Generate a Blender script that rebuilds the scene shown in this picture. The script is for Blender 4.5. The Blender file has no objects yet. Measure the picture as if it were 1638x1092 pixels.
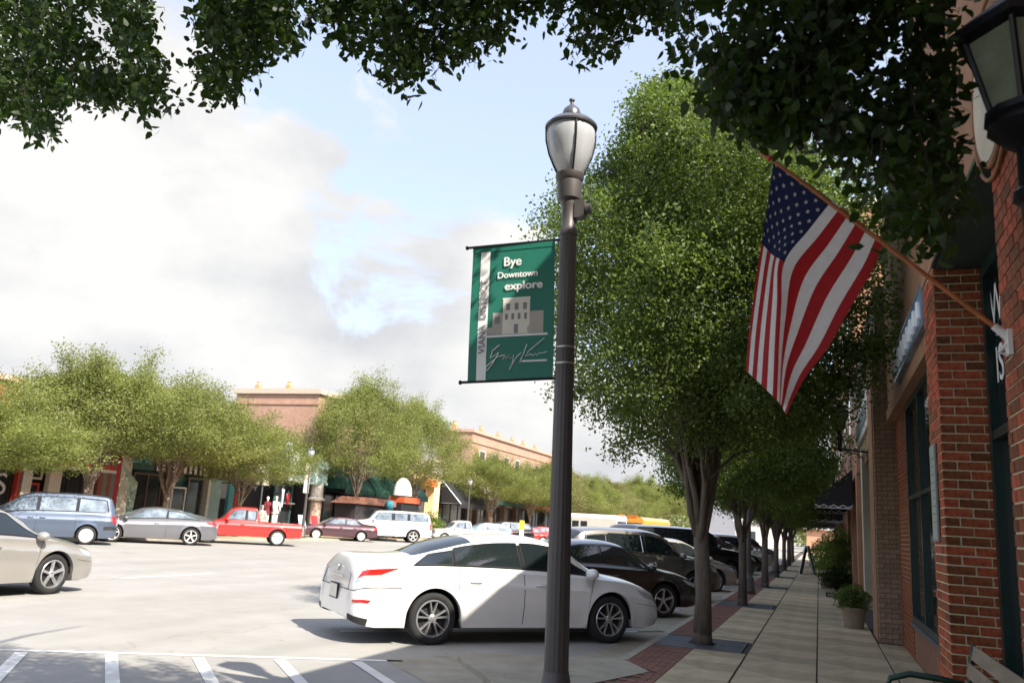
import bpy, math, random
import numpy as np
from mathutils import Vector, Matrix
R = math.radians
rnd = random.Random(7)
nrs = np.random.RandomState(11)
scn = bpy.context.scene
col = scn.collection

# ------------------------------------------------------------------ camera, sky, sun, exposure
CAM_H = 1.65; FPX = 1340.0; IW, IH = 1638.0, 1092.0
YAW, PITCH, ROLL = R(20.393), R(12.107), R(3.5)
_rt = Vector((math.cos(YAW), math.sin(YAW), 0))
_fw = Vector((-math.sin(YAW)*math.cos(PITCH), math.cos(YAW)*math.cos(PITCH), math.sin(PITCH)))
_up = _rt.cross(_fw)
RT = _rt*math.cos(ROLL) + _up*math.sin(ROLL)
UP = _up*math.cos(ROLL) - _rt*math.sin(ROLL)
FW = _fw
EYE = Vector((0, 0, CAM_H))
cam = bpy.data.cameras.new('camera'); cam_o = bpy.data.objects.new('camera', cam); col.objects.link(cam_o)
cam.sensor_width = 36.0; cam.lens = 36.0*FPX/IW; cam.clip_end = 3000; cam.clip_start = .05
m = Matrix((RT, UP, -FW)).transposed().to_4x4(); m.translation = EYE
cam_o.matrix_world = m
cam.dof.use_dof = True; cam.dof.focus_distance = 9.0; cam.dof.aperture_fstop = 3.2
scn.camera = cam_o

SUN = Vector((1.0, -0.52, 1.16)).normalized()
sun = bpy.data.lights.new('sun', 'SUN'); sun.energy = 3.9; sun.angle = R(.53); sun.color = (1.0, .93, .82)
sun_o = bpy.data.objects.new('sun', sun); col.objects.link(sun_o)
sun_o.rotation_euler = (-SUN).to_track_quat('-Z', 'Y').to_euler(); sun_o.location = (20, -8, 30)
EL = math.asin(SUN.z); AZ = math.atan2(SUN.x, SUN.y)

vs = scn.view_settings; scn.display_settings.display_device = 'sRGB'
vs.view_transform = 'Standard'; vs.look = 'None'; vs.gamma = 1; vs.use_curve_mapping = False
vs.exposure = 1.38

def ray(px, py):
    return (FW*FPX + RT*(px-IW/2) - UP*(py-IH/2)).normalized()
def onX(px, py, X):
    d = ray(px, py); return EYE + d*(X/d.x)
def onY(px, py, Y):
    d = ray(px, py); return EYE + d*(Y/d.y)
def onZ(px, py, Z=0.0):
    d = ray(px, py); return EYE + d*((Z-CAM_H)/d.z)
def proj(P):
    d = Vector(P)-EYE; z = d.dot(FW)
    return IW/2+FPX*d.dot(RT)/z, IH/2-FPX*d.dot(UP)/z

world = bpy.data.worlds.new('World'); scn.world = world; world.use_nodes = True
def build_world():
    nt = world.node_tree; N = nt.nodes; L = nt.links; N.clear()
    out = N.new('ShaderNodeOutputWorld'); bg = N.new('ShaderNodeBackground'); bg.inputs[1].default_value = .085
    sky = N.new('ShaderNodeTexSky'); sky.sky_type = 'NISHITA'; sky.sun_disc = False
    sky.sun_elevation = EL; sky.sun_rotation = AZ; sky.air_density = 1.0; sky.dust_density = 1.6; sky.ozone_density = 1.2
    tc = N.new('ShaderNodeTexCoord')
    def math_(op, a, b=None, c=None, clamp=False):
        n = N.new('ShaderNodeMath'); n.operation = op; n.use_clamp = clamp
        for i, v in enumerate((a, b, c)):
            if v is None: continue
            if isinstance(v, (int, float)): n.inputs[i].default_value = v
            else: L.new(v, n.inputs[i])
        return n.outputs[0]
    # cloud cover: soft lobes at real directions in the sky, broken up by noise
    lobes = [((60, 330), .32, 1.0), ((220, 240), .16, .85), ((290, 290), .13, .80), ((455, 268), .085, .85), ((640, 150), .10, .42),
             ((560, 490), .12, .68), ((700, 540), .13, .7), ((620, 560), .14, .85), ((420, 470), .20, .70), ((120, 560), .30, .8), ((500, 560), .22, .7), ((760, 600), .22, .75), ((-300, 250), .45, .9),
             ((80, 60), .22, .9), ((1000, 700), .20, .6), ((-500, 0), .35, .6), ((330, 60), .06, .5)]
    acc = None
    for (p, rr, w) in lobes:
        d = ray(*p)
        n = N.new('ShaderNodeVectorMath'); n.operation = 'DISTANCE'; L.new(tc.outputs['Generated'], n.inputs[0]); n.inputs[1].default_value = d
        v = math_('MULTIPLY_ADD', n.outputs['Value'], -1.0/rr, 1.0)
        v = math_('MAXIMUM', v, 0.0); v = math_('POWER', v, .6); v = math_('MULTIPLY', v, w)
        acc = v if acc is None else math_('MAXIMUM', acc, v)
    def noise(scale, det, rough, dist=0.0):
        mp = N.new('ShaderNodeMapping'); mp.inputs['Scale'].default_value = (1, 1, 1.7); L.new(tc.outputs['Generated'], mp.inputs[0])
        n = N.new('ShaderNodeTexNoise'); n.inputs['Scale'].default_value = scale; n.inputs['Detail'].default_value = det
        n.inputs['Roughness'].default_value = rough; n.inputs['Distortion'].default_value = dist; L.new(mp.outputs[0], n.inputs['Vector']); return n.outputs[0]
    n1 = noise(4.6, 10, .60, .4); n2 = noise(1.3, 4, .5)
    sep = N.new('ShaderNodeSeparateXYZ'); L.new(tc.outputs['Generated'], sep.inputs[0])
    hz = math_('MULTIPLY_ADD', sep.outputs[2], -2.6, 0.55); hz = math_('MAXIMUM', hz, 0.0)
    cov = math_('ADD', math_('MULTIPLY', acc, .78), hz)
    cov = math_('ADD', cov, math_('MULTIPLY_ADD', n1, 1.5, -.79))
    cov = math_('ADD', cov, math_('MULTIPLY_ADD', n2, .30, -.15))
    mr = N.new('ShaderNodeMapRange'); mr.interpolation_type = 'SMOOTHSTEP'; L.new(cov, mr.inputs[0])
    mr.inputs[1].default_value = .15; mr.inputs[2].default_value = .34
    # cloud body: white tops, greyer thick parts
    n3 = noise(5.5, 6, .55); n4 = noise(2.0, 3, .5)
    sh = math_('ADD', math_('MULTIPLY', n3, .5), math_('MULTIPLY', n4, .5))
    cr = N.new('ShaderNodeValToRGB'); L.new(sh, cr.inputs[0])
    cr.color_ramp.elements[0].position = .36; cr.color_ramp.elements[0].color = (3.1, 3.2, 3.4, 1)
    cr.color_ramp.elements[1].position = .56; cr.color_ramp.elements[1].color = (4.6, 4.56, 4.48, 1)
    # thin haze veil everywhere lifts the blue
    veil = N.new('ShaderNodeMixRGB'); veil.blend_type = 'MIX'; veil.inputs[0].default_value = .42
    veil.inputs[2].default_value = (5.0, 5.5, 6.3, 1)
    bst = N.new('ShaderNodeMixRGB'); bst.blend_type = 'MULTIPLY'; bst.inputs[0].default_value = 1; bst.inputs[2].default_value = (1.50, 1.38, 1.42, 1)
    L.new(sky.outputs[0], bst.inputs[1]); L.new(bst.outputs[0], veil.inputs[1])
    mx = N.new('ShaderNodeMixRGB'); L.new(mr.outputs[0], mx.inputs[0]); L.new(veil.outputs[0], mx.inputs[1]); L.new(cr.outputs[0], mx.inputs[2])
    L.new(mx.outputs[0], bg.inputs[0]); L.new(bg.outputs[0], out.inputs[0])
build_world()

# ------------------------------------------------------------------ materials
def rgb(c): return (c[0], c[1], c[2], 1)
def mat(name, c, rough=.6, metal=0., var=.12, vs_=6., bump=0., bs=40., coat=0., c2=None, spec=.5, detail=5, translucent=0., grime=0., stretch=None, trans=0., streak=0.):
    m = bpy.data.materials.new(name); m.use_nodes = True; nt = m.node_tree; N = nt.nodes; L = nt.links
    b = N['Principled BSDF']; b.inputs['Roughness'].default_value = rough; b.inputs['Metallic'].default_value = metal
    b.inputs['Specular IOR Level'].default_value = spec
    if coat: b.inputs['Coat Weight'].default_value = coat; b.inputs['Coat Roughness'].default_value = .06
    if trans: b.inputs['Transmission Weight'].default_value = trans; b.inputs['IOR'].default_value = 1.1
    tc = N.new('ShaderNodeTexCoord'); vec = tc.outputs['Object']
    oi = N.new('ShaderNodeObjectInfo')
    if stretch:
        mp = N.new('ShaderNodeMapping'); mp.inputs['Scale'].default_value = stretch; L.new(vec, mp.inputs[0]); vec = mp.outputs[0]
    if var or c2:
        n = N.new('ShaderNodeTexNoise'); n.inputs['Scale'].default_value = vs_; n.inputs['Detail'].default_value = detail; n.inputs['Roughness'].default_value = .6
        L.new(vec, n.inputs['Vector'])
        cr = N.new('ShaderNodeValToRGB'); L.new(n.outputs[0], cr.inputs[0]); e = cr.color_ramp.elements
        a = c; d = c2 if c2 else c
        e[0].position = .32; e[1].position = .68
        e[0].color = rgb([max(0, x*(1-var)) for x in a]); e[1].color = rgb([min(1, x*(1+var)) for x in d])
        o = cr.outputs[0]
        if grime:
            n2 = N.new('ShaderNodeTexNoise'); n2.inputs['Scale'].default_value = vs_*.17; n2.inputs['Detail'].default_value = 8; n2.inputs['Roughness'].default_value = .7
            L.new(vec, n2.inputs['Vector'])
            c2r = N.new('ShaderNodeValToRGB'); L.new(n2.outputs[0], c2r.inputs[0]); g = 1-grime
            c2r.color_ramp.elements[0].position = .38; c2r.color_ramp.elements[0].color = (g, g*.98, g*.95, 1); c2r.color_ramp.elements[1].position = .62; c2r.color_ramp.elements[1].color = (1, 1, 1, 1)
            mm = N.new('ShaderNodeMixRGB'); mm.blend_type = 'MULTIPLY'; mm.inputs[0].default_value = 1; L.new(o, mm.inputs[1]); L.new(c2r.outputs[0], mm.inputs[2]); o = mm.outputs[0]
        if streak:
            mp3 = N.new('ShaderNodeMapping'); mp3.inputs['Scale'].default_value = (1.1, .035, 1); L.new(tc.outputs['Object'], mp3.inputs[0])
            n3 = N.new('ShaderNodeTexNoise'); n3.inputs['Scale'].default_value = 1.0; n3.inputs['Detail'].default_value = 6; L.new(mp3.outputs[0], n3.inputs['Vector'])
            c3 = N.new('ShaderNodeValToRGB'); L.new(n3.outputs[0], c3.inputs[0]); g = 1-streak
            c3.color_ramp.elements[0].position = .40; c3.color_ramp.elements[0].color = (g, g, g, 1); c3.color_ramp.elements[1].position = .60; c3.color_ramp.elements[1].color = (1, 1, 1, 1)
            mm = N.new('ShaderNodeMixRGB'); mm.blend_type = 'MULTIPLY'; mm.inputs[0].default_value = 1; L.new(o, mm.inputs[1]); L.new(c3.outputs[0], mm.inputs[2]); o = mm.outputs[0]
            vo = N.new('ShaderNodeTexVoronoi'); vo.feature = 'DISTANCE_TO_EDGE'; vo.inputs['Scale'].default_value = .21; vo.inputs['Randomness'].default_value = 1
            nd = N.new('ShaderNodeTexNoise'); nd.inputs['Scale'].default_value = 1.2; nd.inputs['Detail'].default_value = 6; L.new(tc.outputs['Object'], nd.inputs['Vector'])
            ad = N.new('ShaderNodeVectorMath'); ad.operation = 'MULTIPLY_ADD'; L.new(nd.outputs['Color'], ad.inputs[0]); ad.inputs[1].default_value = (1.6, 1.6, 0); L.new(tc.outputs['Object'], ad.inputs[2]); L.new(ad.outputs[0], vo.inputs['Vector'])
            c4 = N.new('ShaderNodeValToRGB'); L.new(vo.outputs['Distance'], c4.inputs[0]); c4.color_ramp.elements[0].position = .0; c4.color_ramp.elements[0].color = (.45, .44, .42, 1); c4.color_ramp.elements[1].position = .0035; c4.color_ramp.elements[1].color = (1, 1, 1, 1)
            mm = N.new('ShaderNodeMixRGB'); mm.blend_type = 'MULTIPLY'; mm.inputs[0].default_value = .4; L.new(o, mm.inputs[1]); L.new(c4.outputs[0], mm.inputs[2]); o = mm.outputs[0]
        L.new(o, b.inputs['Base Color']); colsock = o
    else:
        b.inputs['Base Color'].default_value = rgb(c); colsock = None
    if bump:
        n = N.new('ShaderNodeTexNoise'); n.inputs['Scale'].default_value = bs; n.inputs['Detail'].default_value = 6; L.new(vec, n.inputs['Vector'])
        bp = N.new('ShaderNodeBump'); bp.inputs['Strength'].default_value = bump; bp.inputs['Distance'].default_value = .01
        L.new(n.outputs[0], bp.inputs['Height']); L.new(bp.outputs[0], b.inputs['Normal'])
    if translucent:
        tr = N.new('ShaderNodeBsdfTranslucent'); mx = N.new('ShaderNodeMixShader'); mx.inputs[0].default_value = translucent
        if colsock is not None:
            br = N.new('ShaderNodeMixRGB'); br.blend_type = 'MULTIPLY'; br.inputs[0].default_value = 1; br.inputs[2].default_value = (1.5, 1.6, .7, 1) if c[1] > c[0]*1.1 and c[1] > c[2]*1.5 else (1, 1, 1, 1)
            L.new(colsock, br.inputs[1]); L.new(br.outputs[0], tr.inputs[0])
        else: tr.inputs[0].default_value = rgb(c)
        L.new(b.outputs[0], mx.inputs[1]); L.new(tr.outputs[0], mx.inputs[2]); L.new(mx.outputs[0], N['Material Output'].inputs[0])
    return m
def randomise(m, amt=.35, hue=.02):
    """each object (brick, slab) its own tone"""
    nt = m.node_tree; N = nt.nodes; L = nt.links; b = N['Principled BSDF']; s = b.inputs['Base Color'].links[0].from_socket
    oi = N.new('ShaderNodeObjectInfo'); hs = N.new('ShaderNodeHueSaturation')
    a = N.new('ShaderNodeMath'); a.operation = 'MULTIPLY_ADD'; L.new(oi.outputs['Random'], a.inputs[0]); a.inputs[1].default_value = amt; a.inputs[2].default_value = 1-amt/2
    h = N.new('ShaderNodeMath'); h.operation = 'MULTIPLY_ADD'; L.new(oi.outputs['Random'], h.inputs[0]); h.inputs[1].default_value = -hue; h.inputs[2].default_value = .5+hue/2
    L.new(a.outputs[0], hs.inputs['Value']); L.new(h.outputs[0], hs.inputs['Hue']); L.new(s, hs.inputs['Color']); L.new(hs.outputs[0], b.inputs['Base Color'])
    return m
M = {}
M['road'] = mat('road concrete', (.32, .31, .288), .82, var=.06, vs_=1.3, bump=.35, bs=60, grime=.10, streak=.10)
M['road_far'] = mat('old asphalt', (.25, .245, .235), .8, var=.12, vs_=2)
M['gutter'] = mat('gutter concrete', (.37, .335, .26), .85, var=.12, vs_=3, bump=.3, bs=50, grime=.3)
M['paint'] = mat('road paint', (.78, .78, .76), .6, var=.1, vs_=9, c2=(.66, .65, .62), grime=.2)
M['slab'] = randomise(mat('pavement concrete', (.54, .44, .28), .82, var=.14, vs_=4, bump=.35, bs=70, grime=.36), .22, .01)
M['joint'] = mat('pavement joint dirt', (.05, .045, .04), .95, var=.2)
M['kerb'] = mat('kerb concrete', (.44, .40, .32), .8, var=.12, vs_=6, grime=.25)
M['paver'] = randomise(mat('brick paver', (.20, .088, .060), .85, var=.2, vs_=20, bump=.4), .4, .02)
M['grate'] = mat('iron grate', (.10, .105, .12), .55, .4, var=.25, vs_=14)
M['soil'] = mat('ground', (.16, .17, .09), .95, var=.3, vs_=.5)
M['brick'] = randomise(mat('red brick', (.215, .045, .014), .85, var=.28, vs_=16, bump=.6, bs=70, c2=(.30, .078, .024)), .95, .02)
M['mortar'] = mat('mortar', (.68, .64, .43), .9, var=.15, vs_=20, bump=.4)
M['greybrick'] = randomise(mat('grey brown brick', (.31, .22, .15), .88, var=.25, vs_=18, bump=.6, bs=60), .35, .02)
M['greymortar'] = mat('grey mortar', (.13, .10, .08), .9, var=.15)
M['stucco'] = mat('brown stucco', (.36, .19, .10), .88, var=.10, vs_=2.5, bump=.3, bs=80, grime=.2)
M['bulk'] = mat('reddish bulkhead', (.22, .10, .06), .8, var=.15, vs_=5, bump=.2)
M['cream'] = mat('cream plaster', (.62, .56, .45), .8, var=.08, vs_=3, grime=.15)
M['green_frame'] = mat('dark green painted metal', (.014, .034, .032), .32, .2, var=.15, vs_=4)
M['soffit'] = mat('dark green soffit', (.022, .045, .038), .55, var=.15, vs_=3)
M['glass'] = mat('dark window glass', (.014, .018, .018), .045, var=0, spec=.8)
M['farglass'] = mat('shop window glass', (.03, .035, .04), .08, var=.3, vs_=2, spec=.8)
M['black'] = mat('black iron', (.012, .012, .014), .42, .3, var=.2, vs_=8)
M['pole'] = mat('weathered bronze pole', (.105, .095, .092), .48, .25, var=.12, vs_=10, stretch=(1, 1, .15), grime=.2)
M['steel'] = mat('brushed steel', (.55, .55, .56), .32, .9, var=.1)
M['chrome'] = mat('bright trim', (.62, .60, .56), .16, 1., var=.05)
M['rim'] = mat('alloy rim', (.62, .62, .62), .25, .8, var=.08)
M['rimlight'] = mat('painted alloy', (.70, .69, .66), .35, .3, var=.08)
M['tyre'] = mat('tyre rubber', (.018, .018, .018), .85, var=.2, vs_=9)
M['under'] = mat('underbody black', (.012, .012, .012), .9, var=0)
M['carglass'] = mat('tinted car glass', (.012, .017, .019), .03, var=0, spec=1.0)
M['carglass2'] = mat('bluish car glass', (.09, .13, .17), .05, var=.5, vs_=2.2, spec=1.0, c2=(.17, .21, .24))
M['pillar'] = mat('gloss black pillar', (.012, .012, .013), .15, var=0, coat=.5)
M['seam'] = mat('panel gap', (.02, .02, .02), .7, var=0)
M['red_lens'] = mat('red lamp lens', (.52, .016, .012), .15, var=.05, spec=.8, coat=.5)
M['clear_lens'] = mat('clear lamp lens', (.55, .56, .56), .12, .3, var=.1)
M['orange_lens'] = mat('amber lens', (.75, .16, .03), .2, var=.1)
M['seat'] = mat('seat cloth', (.22, .19, .15), .8)
M['bark'] = mat('tree bark', (.125, .098, .072), .9, var=.28, vs_=14, bump=.9, bs=35, stretch=(1, 1, .3))
M['twig'] = mat('dark twig', (.028, .020, .014), .9)
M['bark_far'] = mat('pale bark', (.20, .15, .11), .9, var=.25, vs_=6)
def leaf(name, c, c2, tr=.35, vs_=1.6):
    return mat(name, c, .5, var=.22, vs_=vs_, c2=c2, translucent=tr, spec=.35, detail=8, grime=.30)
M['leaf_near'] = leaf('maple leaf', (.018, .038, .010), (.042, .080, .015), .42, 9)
M['leaf_mid'] = leaf('zelkova leaf', (.072, .122, .028), (.150, .205, .048), .42, 2.2)
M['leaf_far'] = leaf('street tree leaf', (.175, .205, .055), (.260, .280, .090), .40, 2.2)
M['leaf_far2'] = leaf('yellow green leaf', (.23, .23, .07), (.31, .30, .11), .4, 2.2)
M['leaf_bright'] = leaf('bright shrub leaf', (.13, .20, .03), (.19, .27, .05), .4, 4)
M['terracotta'] = mat('stone planter', (.28, .21, .14), .85, var=.15, vs_=8, bump=.4)
M['wood'] = mat('weathered bench slat', (.21, .165, .115), .7, var=.22, vs_=3, stretch=(6, 1, 6), bump=.3)
M['wood_pole'] = mat('varnished pole wood', (.42, .14, .04), .38, var=.2, vs_=5, stretch=(4, 4, 1))
M['bench_iron'] = mat('green cast iron', (.018, .045, .032), .35, .3, var=.2)
M['lampcap'] = mat('grey lamp cap', (.16, .16, .165), .3, .6, var=.2)
M['milk'] = mat('ribbed lamp glass', (.66, .68, .70), .12, var=.10, vs_=9, translucent=.35, spec=1.0, stretch=(1, 1, .2), coat=.6)
M['amber_glass'] = mat('seeded lantern glass', (.27, .30, .21), .2, var=.25, vs_=6, translucent=.35)
M['banner'] = mat('banner green vinyl', (.030, .235, .165), .45, var=.06, vs_=5, translucent=.30)
M['white'] = mat('white print', (.80, .80, .78), .55, var=.04)
M['offwhite'] = mat('cream print', (.72, .68, .58), .6, var=.06)
M['greyprint'] = mat('grey print', (.22, .22, .21), .6, var=.05)
M['stonegrey'] = mat('stone print', (.42, .38, .33), .6, var=.08)
M['flag_red'] = mat('flag red cloth', (.42, .018, .022), .75, var=.08, translucent=.35, vs_=20)
M['flag_white'] = mat('flag white cloth', (.84, .82, .80), .75, var=.05, translucent=.35, vs_=20)
M['flag_blue'] = mat('flag blue cloth', (.012, .02, .075), .75, var=.1, translucent=.3, vs_=20)
def paint(name, c, metal=0., rough=.28, coat=1.): return mat(name, c, rough, metal, var=.03, vs_=2, coat=coat)
P = dict(white=paint('white car paint', (.80, .78, .74)), black=paint('black car paint', (.010, .010, .012)), taupe=paint('taupe car paint', (.17, .155, .135), .5, .35),
         silver=paint('silver car paint', (.40, .38, .345), .5, .35), gunmetal=paint('gunmetal car paint', (.19, .19, .205), .5, .33), blue=paint('slate blue car paint', (.10, .13, .185), .45, .33),
         red=paint('red car paint', (.62, .028, .022)), maroon=paint('maroon car paint', (.095, .040, .050), .3, .32), green=paint('dark green car paint', (.02, .042, .036), .2),
         orange=paint('school bus yellow', (.72, .30, .02)), cream=paint('white bus paint', (.72, .68, .58)), ltblue=paint('pale blue car paint', (.30, .42, .55), .3), grey=paint('pale silver paint', (.55, .53, .49), .3, .35))

# ------------------------------------------------------------------ builders
class MB:
    def __init__(s): s.v = []; s.f = []; s.mi = []; s.cur = 0
    def add(s, vs_, fs):
        o = len(s.v); s.v += [tuple(v) for v in vs_]; s.f += [tuple(i+o for i in f) for f in fs]; s.mi += [s.cur]*len(fs); return s
    def box(s, c, d, rz=0., M4=None):
        x, y, z = [k/2 for k in d]
        vs_ = [(-x, -y, -z), (x, -y, -z), (x, y, -z), (-x, y, -z), (-x, -y, z), (x, -y, z), (x, y, z), (-x, y, z)]
        ca, sa = math.cos(rz), math.sin(rz)
        if M4: vs_ = [M4 @ Vector(v) for v in vs_]
        vs_ = [(c[0]+v[0]*ca-v[1]*sa, c[1]+v[0]*sa+v[1]*ca, c[2]+v[2]) for v in vs_]
        return s.add(vs_, [(0, 3, 2, 1), (4, 5, 6, 7), (0, 1, 5, 4), (1, 2, 6, 5), (2, 3, 7, 6), (3, 0, 4, 7)])
    def b2(s, a, b):
        return s.box([(a[i]+b[i])/2 for i in range(3)], [abs(b[i]-a[i]) for i in range(3)])
    def tube(s, pts, rad, n=8, caps=True):
        pts = [Vector(p) for p in pts]
        if not isinstance(rad, (list, tuple)): rad = [rad]*len(pts)
        vs_ = []; prev = None
        for i, p in enumerate(pts):
            t = (pts[min(i+1, len(pts)-1)]-pts[max(i-1, 0)]).normalized()
            if prev is None:
                a = Vector((0, 0, 1)) if abs(t.z) < .9 else Vector((1, 0, 0)); u = t.cross(a).normalized()
            else: u = (prev-t*prev.dot(t)).normalized()
            prev = u; w = t.cross(u)
            for k in range(n):
                an = 2*math.pi*k/n; vs_.append(p+(u*math.cos(an)+w*math.sin(an))*rad[i])
        fs = [(i*n+k, i*n+(k+1) % n, (i+1)*n+(k+1) % n, (i+1)*n+k) for i in range(len(pts)-1) for k in range(n)]
        if caps: fs += [tuple(range(n))[::-1], tuple((len(pts)-1)*n+k for k in range(n))]
        return s.add(vs_, fs)
    def lathe(s, prof, n=24, o=(0, 0, 0), axis='z', a0=0.):
        vs_ = []
        for (r, z) in prof:
            for k in range(n):
                a = a0+2*math.pi*k/n
                p = (r*math.cos(a), r*math.sin(a), z)
                if axis == 'y': p = (p[0], p[2], p[1])
                if axis == 'x': p = (p[2], p[0], p[1])
                vs_.append((o[0]+p[0], o[1]+p[1], o[2]+p[2]))
        fs = [(i*n+k, i*n+(k+1) % n, (i+1)*n+(k+1) % n, (i+1)*n+k) for i in range(len(prof)-1) for k in range(n)]
        return s.add(vs_, fs)
    def prism(s, poly, axis, a, b):
        """poly of 2D points extruded along axis between a and b"""
        def P3(p, t):
            return {'x': (t, p[0], p[1]), 'y': (p[0], t, p[1]), 'z': (p[0], p[1], t)}[axis]
        n = len(poly); vs_ = [P3(p, a) for p in poly]+[P3(p, b) for p in poly]
        return s.add(vs_, [tuple(range(n)), tuple(range(2*n-1, n-1, -1))]+[(i, (i+1) % n, n+(i+1) % n, n+i) for i in range(n)])
    def grid(s, fn, nu, nv, us=None, vs2=None):
        us = us if us is not None else [i/nu for i in range(nu+1)]; vs2 = vs2 if vs2 is not None else [j/nv for j in range(nv+1)]
        V = [fn(u, v) for u in us for v in vs2]; w = len(vs2)
        return s.add(V, [(i*w+j, (i+1)*w+j, (i+1)*w+j+1, i*w+j+1) for i in range(len(us)-1) for j in range(w-1)])
    def mesh(s, name, mats, smooth=False):
        me = bpy.data.meshes.new(name); me.from_pydata(s.v, [], s.f)
        for m_ in (mats if isinstance(mats, (list, tuple)) else [mats]): me.materials.append(m_)
        if any(s.mi): me.polygons.foreach_set('material_index', s.mi)
        if smooth is True: me.polygons.foreach_set('use_smooth', [True]*len(me.polygons))
        elif smooth: 
            me.polygons.foreach_set('use_smooth', [True]*len(me.polygons)); me.set_sharp_from_angle(angle=R(smooth))
        me.update(); return me
    def build(s, name, mats, parent=None, smooth=False, loc=None):
        return obj(name, s.mesh(name, mats, smooth), parent, loc)
def obj(name, me, parent=None, loc=None, rz=0.):
    o = bpy.data.objects.new(name, me); col.objects.link(o)
    if parent is not None: o.parent = parent
    if loc is not None: o.location = loc
    if rz: o.rotation_euler = (0, 0, rz)
    return o
def thing(name, label, cat, loc=(0, 0, 0), rz=0., group=None):
    o = bpy.data.objects.new(name, None); col.objects.link(o); o.location = loc; o.rotation_euler = (0, 0, rz); o.empty_display_size = .2
    return tag(o, label, cat, group)
def tag(o, label=None, cat=None, group=None, kind=None):
    if label: o['label'] = label
    if cat: o['category'] = cat
    if group: o['group'] = group
    if kind: o['kind'] = kind
    return o
KIDS = {}
def clone(root, loc=None, rz=None, label=None, scale=None, swap=None):
    kids = {}
    for o in col.objects:
        if o.parent is not None: kids.setdefault(o.parent, []).append(o)
    def rec(o, par):
        c = o.copy(); col.objects.link(c)
        if par is not None: c.parent = par
        for ch in kids.get(o, []): rec(ch, c)
        return c
    r = rec(root, None)
    if loc is not None: r.location = loc
    if rz is not None: r.rotation_euler = (0, 0, rz)
    if scale is not None: r.scale = (scale,)*3 if isinstance(scale, (int, float)) else scale
    if label: r['label'] = label
    return r
def text(s, size, depth=.003, font_off=0., align='CENTER', space=1.):
    cu = bpy.data.curves.new('txt', 'FONT'); cu.body = s; cu.size = size; cu.extrude = depth; cu.align_x = align; cu.offset = font_off; cu.space_character = space
    t = bpy.data.objects.new('txt', cu); col.objects.link(t); dg = bpy.context.evaluated_depsgraph_get(); dg.update()
    me = bpy.data.meshes.new_from_object(t.evaluated_get(dg)); bpy.data.objects.remove(t); bpy.data.curves.remove(cu); return me
def tri(me):
    import bmesh
    bm = bmesh.new(); bm.from_mesh(me); bmesh.ops.triangulate(bm, faces=bm.faces[:], ngon_method='EAR_CLIP'); bm.to_mesh(me); bm.free()
def text_obj(s, size, m_, parent, X, xdir, ydir, name='lettering', **k):
    me = text(s, size, **k); me.materials.clear(); me.materials.append(m_); o = obj(name, me, parent)
    xd = Vector(xdir).normalized(); yd = Vector(ydir).normalized(); zd = xd.cross(yd)
    mm = Matrix((xd, yd, zd)).transposed().to_4x4(); mm.translation = Vector(X); o.matrix_local = mm; return o

# ------------------------------------------------------------------ foliage
LEAF4 = np.array([(0, 0, 0), (.5, .28, .03), (1, 0, 0), (.5, -.28, .03)])
LEAF6 = np.array([(0, 0, 0), (.28, .26, .05), (.65, .20, .04), (1, 0, -.02), (.65, -.20, .04), (.28, -.26, .05)])
def leaves_mesh(name, pts, size, m_, shape=LEAF4, droop=0.3, jit=.35, rs=nrs):
    """a leaf-sized face at every point, each turned its own way"""
    n = len(pts); pts = np.asarray(pts); k = len(shape)
    d = rs.normal(size=(n, 3)); d[:, 2] -= droop; d /= np.linalg.norm(d, axis=1)[:, None]
    e = rs.normal(size=(n, 3)); e[:, 2] += .3; e -= (e*d).sum(1)[:, None]*d; e /= np.linalg.norm(e, axis=1)[:, None]
    up = np.cross(d, e); sz = size*(1+jit*rs.uniform(-1, 1, n))
    V = pts[:, None, :] + sz[:, None, None]*(shape[None, :, 0:1]*d[:, None, :]+shape[None, :, 1:2]*e[:, None, :]+shape[None, :, 2:3]*up[:, None, :])
    V = V.reshape(-1, 3)
    me = bpy.data.meshes.new(name); me.vertices.add(n*k); me.vertices.foreach_set('co', V.ravel())
    me.loops.add(n*k); me.loops.foreach_set('vertex_index', np.arange(n*k)); me.polygons.add(n)
    me.polygons.foreach_set('loop_start', np.arange(n)*k)
    try: me.polygons.foreach_set('loop_total', np.full(n, k))
    except Exception: pass
    me.materials.append(m_); me.update(); me.validate(); return me
# ------------------------------------------------------------------ ground, road, pavement
ZR = -0.06
def sheet(name, poly, z, m_, parent=None, kind='structure'):
    b = MB(); b.add([(p[0], p[1], z) for p in poly], [tuple(range(len(poly)))]); o = b.build(name, m_, parent)
    if kind: o['kind'] = kind
    return o
sheet('ground', [(-900, -200), (900, -200), (900, 1600), (-900, 1600)], ZR-.02, M['soil'])
sheet('road', [(-26.9, -60), (-2.3, -60), (-2.3, 420), (-26.9, 420)], ZR, M['road'])
# kerb
b = MB(); b.b2((-2.47, 11.35, ZR-.02), (-2.352, 130, 0.0)); b.build('kerb', M['kerb'])['kind'] = 'structure'
b = MB(); b.b2((-27.05, -60, ZR-.02), (-26.9, 400, .04)); b.build('kerb', M['kerb'])['kind'] = 'structure'
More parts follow.
